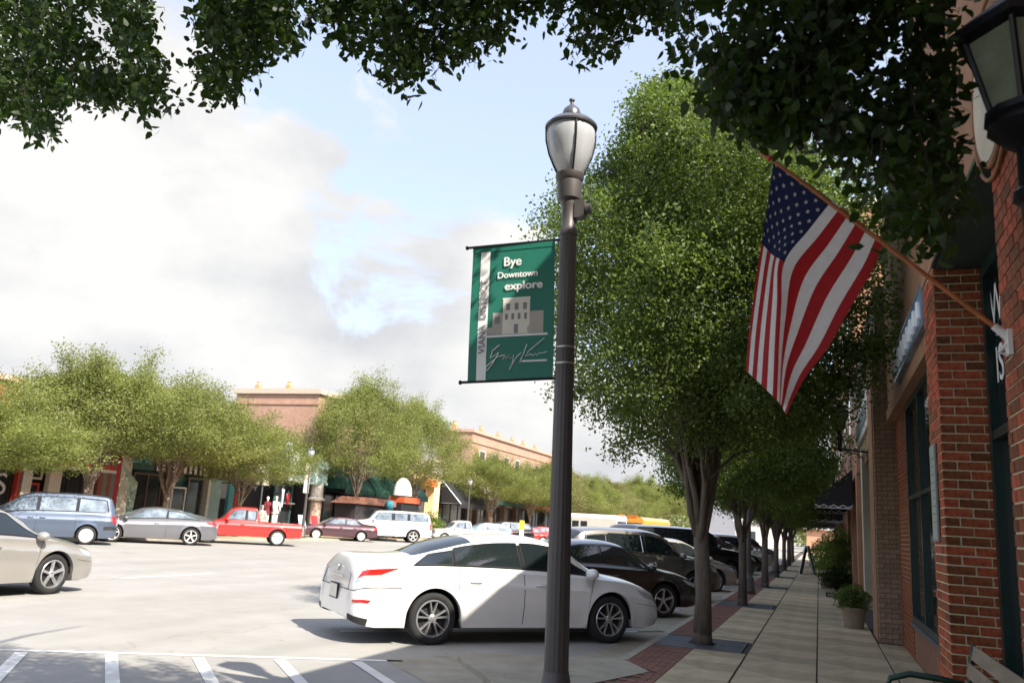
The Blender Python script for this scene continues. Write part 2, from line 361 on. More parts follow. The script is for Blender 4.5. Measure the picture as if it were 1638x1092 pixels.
# pavement base, then slabs lifted out of it
pv = MB(); pv.b2((-2.352, -20, ZR-.02), (3.0, 130, -.016)); pv = pv.build('pavement', M['joint']); pv['kind'] = 'structure'
COLS = [(-1.752, -1.012), (-.988, -.060), (-.040, .908), (.932, 1.325)]
TREES = [13.85, 22.25, 30.85, 39.5, 48.2, 57]
GR = [(t-.72, t+.72) for t in TREES]
slabs = {}
def slab_me(w, l):
    k = (round(w, 3), round(l, 3))
    if k not in slabs:
        b = MB(); e = .004; w2, l2 = w/2, l/2
        b.add([(-w2, -l2, -.03), (w2, -l2, -.03), (w2, l2, -.03), (-w2, l2, -.03), (-w2, -l2, -e), (w2, -l2, -e), (w2, l2, -e), (-w2, l2, -e),
               (-w2+e, -l2+e, 0), (w2-e, -l2+e, 0), (w2-e, l2-e, 0), (-w2+e, l2-e, 0)],
              [(0, 1, 5, 4), (1, 2, 6, 5), (2, 3, 7, 6), (3, 0, 4, 7), (4, 5, 9, 8), (5, 6, 10, 9), (6, 7, 11, 10), (7, 4, 8, 11), (8, 9, 10, 11)])
        slabs[k] = b.mesh('slab', M['slab'])
    return slabs[k]
row = 1.455
for ci, (xa, xb) in enumerate(COLS):
    y = 4.72
    while y < 62:
        a, b_ = y+.026, y+row-.026
        if ci == 3 and a > 16.3: break
        segs = [(a, b_)]
        if ci == 0:
            for g0, g1 in GR:
                ns = []
                for (p, q) in segs:
                    if q <= g0 or p >= g1: ns.append((p, q))
                    else:
                        if p < g0-.1: ns.append((p, g0-.008))
                        if q > g1+.1: ns.append((g1+.008, q))
                segs = ns
        for (p, q) in segs:
            o = obj('slab', slab_me(xb-xa, q-p), pv, ((xa+xb)/2, (p+q)/2, nrs.uniform(-.0022, .0))); o.rotation_euler = (nrs.uniform(-.0015, .0015), nrs.uniform(-.001, .001), 0)
        y += row
far = MB(); far.b2((-1.752, 62.96, -.03), (1.3, 130, 0)); far.build('pavement', M['slab'])['kind'] = 'structure'
# far pavement on the other side
fp = MB(); fp.b2((-31.0, -40, ZR-.02), (-27.052, 400, .04)); fp.build('pavement', M['slab'])['kind'] = 'structure'
# clay pavers beside the kerb
pm = MB(); pm.box((0, 0, -.012), (.192, .093, .024)); pme = pm.mesh('paver', M['paver'])
strip = MB(); strip.b2((-2.351, -20, -.04), (-1.753, 130, -.014)); bs = strip.build('brick_strip', M['joint'], pv); bs['kind'] = 'stuff'
cnt = 0; rest = MB(); y = 9.5; r_ = 0
def in_bulb(x, y):
    # the concrete wedge that cuts into the strip
    return y < 10.62 and x < -1.92-(10.58-y)*.29+.02 or (y >= 10.58 and y < 11.35 and x < -2.42+(11.35-y)*.65)
while y < 40:
    x0 = -2.347 - (.1 if r_ % 2 else 0)
    while x0 < -1.76:
        xa, xb = max(x0, -2.347), min(x0+.2, -1.756)
        w = xb-xa; cx = (xa+xb)/2
        if w > .05 and not in_bulb(cx, y) and not any(g0-.03 < y < g1+.03 for g0, g1 in GR):
            if cnt < 296:
                o = obj('brick', pme, pv, (cx, y, nrs.uniform(-.002, .001))); o.scale = ((w-.008)/.192, 1, 1); cnt += 1
            else: rest.box((cx, y, -.012+nrs.uniform(-.002, .001)), (w-.008, .093, .024))
        x0 += .2
    y += .1015; r_ += 1
rest.build('brick', M['paver'], pv)['kind'] = 'stuff'
# bulb-out with a curved kerb, and the gutter apron round it
bulb = [(-2.42, 11.36), (-4.25, 10.36), (-4.22, 10.12), (-3.98, 9.72), (-3.55, 9.2), (-3.28, 8.8), (-3.05, 8.2), (-2.95, 7.4), (-2.9, 6), (-2.9, -20), (-2.34, -20), (-2.34, 9.36), (-1.93, 10.6)]
bb = MB(); bb.prism(bulb, 'z', ZR-.02, .002); bb.build('kerb_corner', M['gutter'])['kind'] = 'structure'
sheet('gutter', [(-2.45, 12.6), (-2.45, 11.2), (-4.0, 10.2), (-3.2, 8.6), (-2.8, 6), (-2.8, 2), (-3.6, 2), (-3.55, 7.4), (-3.68, 8.33), (-4.98, 9.60), (-4.4, 10.42), (-3.1, 11.2), (-2.95, 12.6)], ZR+.004, M['gutter'])
sheet('gutter', [(-2.45, 12.6), (-2.95, 12.6), (-2.95, 120), (-2.45, 120)], ZR+.004, M['gutter'])
# road markings
def stripe(a, b_, w, name='road_line', z=ZR+.004):
    a, b_ = Vector(a), Vector(b_); d = (b_-a).normalized(); n = Vector((-d.y, d.x))*w/2
    return sheet(name, [a+n, a-n, b_-n, b_+n], z, M['paint'])
stripe((-11.5, 5.45), (-4.72, 9.60), .10)
for a, b_ in (((-8.95, 6.8), (-6.9, 4.6)), ((-8.18, 7.3), (-6.5, 5.4)), ((-7.40, 7.78), (-5.0, 5.4)), ((-6.62, 8.26), (-4.4, 6.05)), ((-5.86, 8.73), (-3.75, 6.55)), ((-5.12, 9.2), (-3.75, 7.85))):
    stripe(a, b_, .13, z=ZR+.008)
for k in range(9):       # stall lines on our side
    y0 = 15.35+k*4.72
    stripe((-2.55, y0), (-6.6, y0-4.05), .10)
for k in range(16):      # and across the street
    y0 = 14+k*4.72
    stripe((-26.6, y0), (-22.9, y0+3.7), .10)
for k in range(26): stripe((-14.3, 6+k*9), (-14.3, 9+k*9), .12)
# tree grates
for i, t in enumerate(TREES):
    g = thing('tree_grate', ['iron tree grate round the nearest trunk, beside the large zelkova', 'iron tree grate at the foot of the second pavement tree', 'iron tree grate at the foot of the third pavement tree', 'small iron grate under the fourth pavement tree',
        'distant iron grate under the fifth pavement tree', 'farthest iron grate under the sixth pavement tree'][i], 'tree grate', (-1.715, t, 0), group='iron grates round the pavement trees')
    for sy in (-1, 1):
        for sx, (xa, xb) in ((-1, (-.63, -.03)), (1, (-.02, .63))):
            b = MB(); y0, y1 = (.01, .71) if sy > 0 else (-.71, -.01)
            n = 9
            for k in range(n):
                yy = y0+(y1-y0)*(k+.5)/n
                if abs(yy) < .2: (b.b2((xa if sx < 0 else .2, yy-.03, -.012), (-.2 if sx < 0 else xb, yy+.03, -.002)))
                else: b.b2((xa, yy-.03, -.012), (xb, yy+.03, -.002))
            b.b2((xa, y0, -.014), (xa+.03, y1, .0)); b.b2((xb-.03, y0 if sy > 0 else y0, -.014), (xb, y0+.5 if sy < 0 else y1, .0)) if sx > 0 else None
            b.b2((xa, y1-.03 if sy > 0 else y0, -.0145), (xb, y1 if sy > 0 else y0+.03, .001))
            b.build('grate_panel', M['grate'], g)

# ------------------------------------------------------------------ right side: the brick shop front
XP, XW = .93, 1.33
CH = .0727
shop = thing('brick_shop', 'red brick shop front with dark green window frames, the nearest building on the right', 'building', (XW, 8, 0))
def W(o):  # child placed in world coordinates under the shop
    o.location = Vector(o.location)-Vector((XW, 8, 0)); return o
bx_cache = {}
def brick_me(l, d, m_, key, h=.0615):
    k = (round(l, 3), round(d, 3), key)
    if k not in bx_cache:
        b = MB(); e = .003; x, y, z = l/2, d/2, h/2
        b.box((0, 0, 0), (l, d, h)); bx_cache[k] = b.mesh('brick', m_)
    return bx_cache[k]
def brick_pier(parent, off, x0, x1, y0, y1, z0, z1, key, m_, zi0, zi1, yi0=None, side=True, front=True, CH=CH, back=False):
    """bricks round the corner of a pier: front face looks to -Y at y0, side face to -X at x0"""
    k = 0; z = z0; restb = MB(); n = 0; h = CH-.011
    while z+CH <= z1+.001:
        zc = z+CH/2; lst = []
        if k % 2 == 0:
            if front:
                x = x0; first = True
                while x < x1-.03:
                    l = min(.205, x1-x); lst.append((x+l/2-.005, y0+.05, l-.011, .10)); x += l
            ys = y0+.107
        else:
            lst.append((x0+.05, y0+.1025-.005, .10, .205-.011))
            if front:
                x = x0+.107
                while x < x1-.03:
                    l = min(.205, x1-x); lst.append((x+l/2-.002, y0+.05, l-.011, .10)); x += l
            ys = y0+.205
        if side:
            y = ys
            while y < y1-.03:
                l = min(.205, y1-y); lst.append((x0+.05, y+l/2-.002, .10, l-.011)); y += l
        for (cx, cy, lx, ly) in lst:
            jx = nrs.uniform(-.0022, .0022)
            if zi0 <= zc <= zi1 and (yi0 is None or cy > yi0) and n < 299:
                o = obj('brick', brick_me(lx, ly, m_, key, h), parent, Vector((cx+jx, cy+jx, zc))-off); n += 1
            else: restb.box((cx+jx-off.x, cy+jx-off.y, zc-off.z), (lx, ly, h))
        z += CH; k += 1
    if restb.v: restb.build('brick', m_, parent)['kind'] = 'stuff'
    return n
OFF = Vector((XW, 8, 0))
# middle pier
pier = MB(); pier.b2((XP+.007-OFF.x, 7.457-8, 0), (1.36-OFF.x, 8.195-8, 3.95)); pier = pier.build('pier', M['mortar'], shop)
brick_pier(pier, OFF, XP, 1.315, 7.45, 8.2, 0, 3.95, 'r', M['brick'], .62, 3.95)
# near pier at the picture's right edge (a little taller)
pier2 = MB(); pier2.b2((XP+.007-OFF.x, 2.2-8, 0), (1.5-OFF.x, 4.94-8, 4.95)); pier2 = pier2.build('pier', M['mortar'], shop)
k = 0; z = 0; restb = MB(); n = 0
while z < 4.93:
    y = 4.945
    if k % 2: pass
    first = .205 if k % 2 else .1
    while y > 2.25:
        l = first if first else .205; first = None; l = min(l, y-2.2)
        cy = y-l/2; jx = nrs.uniform(-.002, .002)
        if cy > 4.0 and 1.45 < z < 4.93 and n < 298: obj('brick', brick_me(.1, l-.011, M['brick'], 'r', .0615), pier2, Vector((XP+.05+jx, cy, z+CH/2))-OFF); n += 1
        else: restb.box((XP+.05+jx-OFF.x, cy-8, z+CH/2), (.1, l-.011, .0615))
        y -= l
    z += CH; k += 1
restb.build('brick', M['brick'], pier2)['kind'] = 'stuff'
# far brick return next to the grey pilaster
ret = MB(); ret.b2((.0, 14.42-8, 0), (.4, 16.37-8, 3.86)); ret = ret.build('wall', M['mortar'], shop)
b = MB(); z = .0; k = 0
while z < 3.8:
    y = 14.425-(.1 if k % 2 else 0)
    while y < 16.36:
        a, c = max(y, 14.425), min(y+.205, 16.365)
        if c-a > .03: b.box((-.005+.05-.01, (a+c)/2-8, z+CH/2), (.1, c-a-.011, .0615))
        y += .205
    z += CH; k += 1
b.build('brick', M['brick'], ret)['kind'] = 'stuff'
# upper wall, lintels
b = MB(); b.b2((XP-OFF.x-.01, -5-8, 3.952), (6, 8.22-8, 6.9)); up1 = b.build('upper_wall', M['stucco'], shop)
b = MB(); b.b2((1.20-OFF.x, 8.222-8, 3.98), (6, 16.36-8, 6.9)); b.build('upper_wall', M['stucco'], shop)
b = MB(); b.b2((1.17-OFF.x, 8.222-8, 3.80), (1.6-OFF.x, 16.36-8, 3.978)); b.build('lintel', M['stucco'], shop)
b = MB(); b.b2((XP-.06-OFF.x, -5-8, 6.85), (1.4, 8.3-8, 7.0)); b.b2((1.10-OFF.x, 8.302-8, 6.85), (1.4, 16.37-8, 7.0)); b.build('coping', M['kerb'], shop)
b = MB(); b.b2((XP+.02-OFF.x, 4.945-8, 3.90), (2.4-OFF.x, 7.448-8, 3.95)); b.build('soffit', M['soffit'], shop)
b = MB(); b.b2((XP-.016-OFF.x, 4.945-8, 3.915), (XP+.016-OFF.x, 7.448-8, 3.951)); b.build('soffit_trim', M['green_frame'], shop)
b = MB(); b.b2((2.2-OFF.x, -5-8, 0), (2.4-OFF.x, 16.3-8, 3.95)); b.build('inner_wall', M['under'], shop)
# entrance bay glazing between the piers
def frame_window(parent, off, X, y0, y1, z0, z1, mull, rails, fw=.07, fd=.09, mf=None, mg=None, name='window'):
    mf = mf or M['green_frame']; mg = mg or M['glass']
    b = MB(); o = lambda x, y, z: (x-off.x, y-off.y, z-off.z)
    b.b2(o(X-fd/2, y0, z0), o(X+fd/2, y0+fw, z1)); b.b2(o(X-fd/2, y1-fw, z0), o(X+fd/2, y1, z1))
    b.b2(o(X-fd/2-.002, y0+fw, z0), o(X+fd/2, y1-fw, z0+fw)); b.b2(o(X-fd/2-.002, y0+fw, z1-fw), o(X+fd/2, y1-fw, z1))
    f = b.build(name, mf, parent)
    ys = [y0+fw]+list(mull)+[y1-fw]; zs = [z0+fw]+list(rails)+[z1-fw]
    for mu in mull: MB().b2(o(X-fd/2+.004, mu-fw*.4, z0+fw), o(X+fd/2, mu+fw*.4, z1-fw)).build('mullion', mf, f)
    for ra in rails: MB().b2(o(X-fd/2+.008, y0+fw, ra-fw*.35), o(X+fd/2-.006, y1-fw, ra+fw*.35)).build('rail', mf, f)
    for i in range(len(ys)-1):
        for j in range(len(zs)-1):
            MB().b2(o(X+.004, ys[i]+.001, zs[j]+.001), o(X+.012, ys[i+1]-.001, zs[j+1]-.001)).build('pane', mg, f)
    return f
frame_window(shop, OFF, XW, 6.62, 7.447, .06, 3.895, [], [2.52], fw=.10, fd=.12, name='door')
frame_window(shop, OFF, XW, 4.95, 6.615, .06, 3.895, [5.8], [2.52], fw=.10, fd=.12)
# big display window
frame_window(shop, OFF, XW+.02, 8.22, 14.40, .56, 3.795, [9.9, 11.15, 12.75], [2.36], fw=.09, fd=.10)
b = MB(); b.b2((XW-.06-OFF.x, 8.21-8, .50), (XW+.1-OFF.x, 14.41-8, .558)); b.build('sill', M['grate'], shop)
b = MB(); b.b2((XW-.0-OFF.x, 8.21-8, 0), (XW+.2-OFF.x, 14.41-8, .498)); b.build('bulkhead', M['bulk'], shop)
# displays faintly seen inside
for i, (y, w, h, c) in enumerate(((9.2, .5, 1.5, 'cream'), (10.6, .7, 1.9, 'wood'), (12.0, .5, 1.3, 'cream'), (13.4, .6, 1.8, 'wood'))):
    pass
# lettering on the entrance glass
for s, px, py, hh in (('W', 1596, 515, .34), ('ISI', 1604, 606, .30)):
    p = onX(px, py, XW-.005)
    text_obj(s, hh*1.35, M['white'], shop, Vector((XW-.008, p.y, p.z))-OFF, (0, -1, 0), (0, 0, 1), depth=.002)
# arched panel high on the wall
pm_ = onX(1588, 140, XP); arch_c = Vector((XP-.012, pm_.y, pm_.z))
b = MB(); b.lathe([(0, -.02), (.40, -.02), (.40, .0)], 40, tuple(arch_c-OFF), 'x'); b.build('round_panel', M['cream'], shop)
b = MB()
for rr, tk in ((.42, .018), (.50, .012)):
    b.tube([(XP-.015-OFF.x, arch_c.y-8+rr*math.cos(a), arch_c.z+rr*math.sin(a)) for a in [i*2*math.pi/40 for i in range(41)]], tk, 6, caps=False)
b.build('arch_moulding', M['stucco'], shop, smooth=True)
# notice on the pier side
nt_ = thing('notice_board', 'pale paper notice fixed to the side of the middle brick pier', 'notice', (XP-.006, 7.9, 2.1))
b = MB(); b.b2((-.012, -.16, -.40), (0, .16, .40)); b.build('backing', M['greyprint'], nt_)
b = MB(); b.b2((-.016, -.145, -.385), (-.0125, .145, .385)); b.build('paper', mat('pale notice paper', (.30, .36, .33), .5, var=.12, vs_=9), nt_)
b = MB()
for k in range(9): b.b2((-.0185, -.11+.02*(k % 2), .27-k*.065), (-.0165, .10-.03*(k % 3), .285-k*.065))
b.build('print', M['greyprint'], nt_)
# blue shop sign
a1, a2 = onX(1484, 498, 1.19), onX(1437, 600, 1.19)
sg_b = onX(1484, 520, 1.19); sg_t = onX(1484, 445, 1.19)
sg = thing('shop_sign', 'blue sign with white lettering on the brown wall above the display window', 'sign', (1.195, (a1.y+a2.y)/2, (sg_b.z+sg_t.z)/2))
L_ = abs(a2.y-a1.y)/2; H_ = (sg_t.z-sg_b.z)/2
b = MB(); b.b2((-.05, -L_, -H_), (0, L_, H_)); b.build('panel', mat('sign blue', (.06, .14, .33), .35, var=.5, vs_=1.2, c2=(.20, .30, .42)), sg)
b = MB()
for (ya, yb, za, zb) in ((-L_, L_, H_-.03, H_), (-L_, L_, -H_, -H_+.03), (-L_, -L_+.03, -H_+.031, H_-.031), (L_-.03, L_, -H_+.031, H_-.031)): b.b2((-.065, ya, za), (-.051, yb, zb))
b.build('sign_frame', M['steel'], sg)
for k in range(8):
    yy = L_*.82-k*L_*.22; b = MB(); b.tube([(-.056, yy, -H_*.55), (-.056, yy-.1, H_*.5), (-.056, yy-.12, H_*.4), (-.056, yy-.22, -H_*.45)], .03, 5); b.build('lettering', M['white'], sg)

# ------------------------------------------------------------------ grey brick neighbour
nb = thing('grey_shop', 'grey brown brick shop with a glass door, next to the nearest red brick shop', 'building', (1.3, 20, 0)); O2 = Vector((1.3, 20, 0))
b = MB(); b.b2((XP+.03-1.3, 16.39-20, 0), (.35, 17.9-20, 5.25)); pil = b.build('pilaster', M['greymortar'], nb)
brick_pier(pil, O2, XP+.024, 1.33, 16.383, 16.6, 0, 5.2, 'g', M['greybrick'], .0, 5.2, side=False, CH=.083)
b = MB(); b.b2((XP+.01-1.3, 16.60-20, 0), (XP+.029-1.3, 17.9-20, 5.25)); b.build('side_face', M['stucco'], nb)
b = MB(); b.b2((XP-1.35, 16.37-20, 5.25), (.4, 18-20, 5.42)); b.build('capital', M['greybrick'], nb)
b = MB(); b.b2((1.02-1.3, 16.40-20, 5.422), (5, 26-20, 6.35)); b.b2((1.05-1.3, 17.92-20, 4.75), (5, 26-20, 5.42)); b.build('upper_wall', mat('grey plaster', (.20, .17, .135), .9, var=.15, vs_=2, grime=.2), nb)
for (xa, ya, yb) in ((1.25, 17.92, 18.6), (1.10, 24.2, 24.898), (1.25, 24.9, 26)): MB().b2((xa-1.3, ya-20, 0), (1.5-1.3, yb-20, 4.74)).build('post', M['cream'], nb)
frame_window(nb, O2, 1.34, 18.62, 20.5, .05, 3.7, [19.6], [2.4], name='door')
MB().tube([(-.02, 19.45-20, .95), (-.09, 19.45-20, .97), (-.09, 19.45-20, 1.3), (-.02, 19.45-20, 1.32)], .014, 6).build('handle', M['steel'], nb)
frame_window(nb, O2, 1.36, 20.52, 24.18, .5, 3.7, [21.8, 23.0], [2.6])
b = MB(); b.b2((.02, 20.52-20, 0), (.2, 24.18-20, .49)); b.build('bulkhead', M['bulk'], nb)
b = MB(); b.b2((-.12, 17.93-20, 3.70), (.1, 24.18-20, 3.95)); b.build('lintel', M['stucco'], nb)
s2 = thing('shop_sign', 'long pale sign board over the door of the grey shop', 'sign', (1.04, 21, 4.36))
MB().b2((-.08, -2.9, -.36), (0, 2.9, .36)).build('panel', M['offwhite'], s2)
for k in range(9): MB().tube([(-.084, 2.3-k*.55, -.2), (-.084, 2.2-k*.55, .2), (-.084, 2.12-k*.55, .18), (-.084, 2.0-k*.55, -.2)], .03, 5).build('lettering', M['greyprint'], s2)
# tall tan building beyond
tb = thing('tan_building', 'tall tan brick building beyond the grey shop on the right', 'building', (1.05, 40, 0)); O3 = Vector((1.05, 40, 0))
TAN = mat('tan brick wall', (.42, .22, .13), .9, var=.18, vs_=3, bump=.3, grime=.2)
b = MB(); b.b2((0, 26.02-40, 3.6), (14, 72-40, 11.6)); b.b2((.25, 26.02-40, 0), (14, 72-40, 3.6)); b.build('wall', TAN, tb)
b = MB(); b.b2((-.15, 25.95-40, 11.6), (14, 72.1-40, 11.85)); b.build('cornice', M['cream'], tb)
for k in range(8):
    y = 29+k*5.2
    for zz in (5.0, 8.4):
        f = MB().b2((-.03, y-40, zz), (.1, y+1.3-40, zz+2.0)).build('window', M['cream'], tb); MB().b2((-.036, y+.1-40, zz+.1), (-.031, y+1.2-40, zz+1.9)).build('pane', M['glass'], f)
for k in range(10):
    b = MB().b2((-.02, 26.1+k*4.5-40, 0), (.24, 26.7+k*4.5-40, 3.58)).build('pier', TAN, tb)
    frame_window(tb, O3, 1.22, 26.75+k*4.5, 30.55+k*4.5, .45, 3.0, [28.6+k*4.5], [2.4])
def awning(label, X, y0, y1, ztop, zbot, out, mt, me_, scallop=.18, name='awning', stripes=None, dirx=-1):
    t = thing(name, label, 'awning', (X, (y0+y1)/2, zbot)); h = (y1-y0)/2; H = ztop-zbot
    nst = stripes or 1
    b = MB()
    for k in range(nst):
        b.cur = k % 2 if stripes else 0
        a, c = -h+2*h*k/nst, -h+2*h*(k+1)/nst
        b.add([(0, a, H), (0, c, H), (dirx*out, c, 0), (dirx*out, a, 0)], [(0, 1, 2, 3)])
        b.add([(dirx*out, a, 0), (dirx*out, c, 0), (dirx*out, c, -.22), (dirx*out, (a+c)/2, -.27), (dirx*out, a, -.22)], [(0, 1, 2, 3, 4)])
    b.build('canopy', [mt, me_] if stripes else mt, t)
    for s in (-h, h):
        b = MB(); b.add([(0, s, H), (dirx*out, s, 0), (0, s, 0)], [(0, 1, 2)]); b.build('side', mt, t)
        b = MB(); n = 4
        for k in range(n):
            x0, x1 = dirx*out*k/n, dirx*out*(k+1)/n
            pts = [(x0, s, -.001)]+[(x0+(x1-x0)*q/6, s, -.14-.07*math.sin(math.pi*q/6)) for q in range(7)]+[(x1, s, -.001)]
            b.add(pts, [tuple(range(len(pts)))])
        b.build('valance', mt, t)
        b = MB(); b.tube([(dirx*out*q/24, s-.004, -.14-.07*abs(math.sin(math.pi*q/6))) for q in range(25)], .018, 5); b.build('valance_trim', me_, t)
    b = MB(); b.tube([(0, -h, -.25), (dirx*out, -h, -.25), (dirx*out, h, -.25), (0, h, -.25)], .018, 6); b.build('awning_frame', M['steel'], t)
    return t
BK = mat('black awning canvas', (.016, .014, .016), .8, var=.1)
awning('black canvas awning with a white scalloped edge on the right hand buildings', 1.04, 29.5, 35, 3.95, 2.95, 1.15, BK, M['offwhite'])
awning('second black canvas awning beyond the scalloped one', 1.04, 42, 48, 3.9, 2.75, 1.5, BK, M['offwhite'])
awning('purple awning far along the right hand pavement', 1.04, 58, 64, 3.6, 2.7, 1.6, mat('purple canvas', (.20, .06, .16), .8), M['offwhite'])
# hanging blue sign
hs = thing('hanging_sign', 'small blue sign hanging on a bracket far along the right side', 'sign', (.1, 52, 4.3))
MB().b2((-.02, 0, 0), (.6, .05, 1.1)).build('panel', mat('bright blue sign', (.03, .13, .62), .4), hs); MB().tube([(-.05, .02, 1.15), (1.0, .02, 1.15)], .03, 6).build('bracket', M['black'], hs)
MB().lathe([(0, 0), (.14, .0), (.14, .012), (0, .012)], 12, (.28, -.012, .7), 'y').build('emblem', M['white'], hs)
# end of the street on the right: low tan wall
ew = thing('low_building', 'low peach coloured building closing the pavement in the distance', 'building', (4, 118, 0))
MB().b2((-5.5, 0, 0), (9, 8, 3.0)).build('wall', mat('peach wall', (.55, .30, .19), .85), ew); MB().b2((-5.9, -.4, 3.0), (9.4, 8.4, 3.3)).build('roof', M['white'], ew)
MB().b2((-2, -.05, .8), (0, -.001, 2.2)).build('window', M['farglass'], ew)
# ------------------------------------------------------------------ lanterns on the walls
def make_lantern(label, loc, wall_dx, rot=0., group='black wall lanterns'):
    """a six sided lantern standing on a stem; its arm runs wall_dx metres to the wall"""
    t = thing('wall_lantern', label, 'lantern', loc, 0, group)
    a0 = R(8+rot)
    b = MB(); b.lathe([(.0, .93), (.012, .93), (.028, .905), (.012, .88), (.012, .86), (.05, .85), (.055, .80), (.09, .775), (.235, .66), (.25, .645), (.25, .61), (.225, .60), (.20, .595), (.0, .595)], 6, axis='z', a0=a0); b.build('roof', M['black'], t)
    b = MB(); b.lathe([(.203, .592), (.128, .30)], 6, a0=a0); b.build('pane', M['amber_glass'], t)
    b = MB()
    for k in range(6):
        a = a0+k*math.pi/3; b.tube([(.21*math.cos(a), .21*math.sin(a), .605), (.132*math.cos(a), .132*math.sin(a), .295)], .012, 6)
    b.build('cage', M['black'], t)
    b = MB(); b.lathe([(.0, .302), (.155, .302), (.158, .275), (.14, .262), (.15, .235), (.10, .185), (.055, .15), (.055, .0), (.075, -.02), (.078, -.05), (.05, -.065), (.045, -.33), (.0, -.36)], 12, a0=a0); b.build('stem', M['black'], t, smooth=35)
    b = MB(); b.tube([(0, 0, -.26), (.12, 0, -.30), (wall_dx, 0, -.36)], .02, 8); b.tube([(wall_dx-.18, 0, -.55), (wall_dx*.6, 0, -.42), (.02, 0, -.30)], .013, 6); b.b2((wall_dx-.02, -.06, -.62), (wall_dx, .06, -.26)); b.build('bracket', M['black'], t)
    return t
d = ray(1643, 122); P_ = EYE+d*(3.2/d.dot(FW))
make_lantern('large black six sided lantern close up on the red brick pier, at the top right', (P_.x, P_.y, P_.z-.45), XP-P_.x).scale = (1.0, 1.0, 1.0)
d = ray(1343, 690); P_ = EYE+d*(20.6/d.dot(FW))
make_lantern('black lantern on a thin arm beside the pale sign board of the grey shop', (P_.x, P_.y, P_.z-.14), 1.24-P_.x, 12)
d = ray(1333, 768); P_ = EYE+d*(31/d.dot(FW))
make_lantern('distant black lantern above the scalloped awning', (P_.x, P_.y, P_.z+.1), 1.04-P_.x, 20)

# ------------------------------------------------------------------ street lamps
def make_lamp(label, loc, banner_arms=True, detail=True):
    t = thing('street_lamp', label, 'street lamp', loc, group='acorn street lamps')
    nf = 16
    b = MB(); b.lathe([(.19, 0), (.20, .10), (.17, .14), (.165, .42), (.135, .47), (.098, .55), (.085, .62)], 20); b.build('base', M['pole'], t, smooth=40)
    b = MB(); prof = [(.083, .60), (.080, 1.2), (.0725, 2.0), (.0665, 2.9), (.062, 3.72)]
    vs2, fs = [], []; n = 32
    for (r, z) in prof:
        for k in range(n):
            a = 2*math.pi*k/n; rr = r*(1-.028*(k % 2)); vs2.append((rr*math.cos(a), rr*math.sin(a), z))
    b.add(vs2, [(i*n+k, i*n+(k+1) % n, (i+1)*n+(k+1) % n, (i+1)*n+k) for i in range(len(prof)-1) for k in range(n)])
    b.build('pole', M['pole'], t)
    b = MB(); b.lathe([(.0665, 3.70), (.068, 3.74), (.052, 3.77), (.052, 3.93), (.060, 3.95), (.060, 3.97), (.083, 3.99), (.092, 4.05), (.095, 4.12), (.088, 4.13), (.104, 4.15), (.108, 4.19), (.09, 4.20), (.0, 4.20)], 20); b.build('collar', M['pole'], t, smooth=35)
    if detail:
        b = MB(); b.b2((.05, -.035, 3.83), (.125, .035, 3.97)); b.lathe([(0, 0), (.04, 0), (.04, .04), (0, .04)], 12, (.13, 0, 3.90), 'x'); b.build('sensor_box', M['pole'], t)
        b = MB()
        for z in (2.72, 2.84): MB().lathe([(.0705, z-.006), (.0715, z), (.0705, z+.006)], 24).build('band', M['steel'], t)
    b = MB(); b.lathe([(.090, 4.20), (.115, 4.24), (.156, 4.34), (.182, 4.45), (.186, 4.53), (.174, 4.57)], 28); b.build('globe', M['milk'], t, smooth=True)
    b = MB()
    b.lathe([(.174, 4.565), (.199, 4.57), (.201, 4.585), (.165, 4.625), (.085, 4.66), (.072, 4.675), (.072, 4.70), (.06, 4.735), (.03, 4.765), (.012, 4.775), (.012, 4.80), (.022, 4.81), (.022, 4.822), (.0, 4.83)], 24); b.build('cap', M['lampcap'], t, smooth=35)
    b = MB()
    for k in range(4 if detail else 4):
        a = R(28)+k*math.pi/2; pts = []
        for (r, z) in ((.096, 4.19), (.122, 4.24), (.164, 4.34), (.190, 4.45), (.194, 4.53), (.188, 4.58)): pts.append((r*math.cos(a), r*math.sin(a), z))
        b.tube(pts, .0065, 6)
    b.build('cage', M['black'], t, smooth=True)
    return t
YL = 6.0
pb, pt = onY(889, 1092, YL), onY(915, 158, YL)
dv = (pt-pb).normalized(); base = pb-dv*(pb.z/dv.z)
lamp = make_lamp('near bronze street lamp post carrying the green banner, on the kerb corner', base)
lamp.rotation_euler = (0, math.atan2(dv.x, dv.z), 0)
sc_ = (pt-base).length/4.83; lamp.scale = (1.06, 1.06, sc_)
# banner arms on the lamp
TL, TR, BR, BL = [onY(*p, YL-.01) for p in ((757, 396), (888, 384), (884, 605), (748, 611))]
for (p, q, ex) in ((TL, TR, .05), (BL, BR, .06)):
    u = (p-q).normalized(); b = MB(); b.tube([Vector(q)-u*.10-base, Vector(p)+u*ex-base], .011, 8); b.tube([Vector(p)+u*(ex-.004)-base, Vector(p)+u*(ex+.012)-base], .017, 8)
    o = b.build('banner_arm', M['black'], lamp); o.matrix_parent_inverse = Matrix.Identity(4)
    mm = Matrix.LocRotScale(lamp.location, lamp.rotation_euler, lamp.scale); o.matrix_local = mm.inverted() @ Matrix.Translation(base)
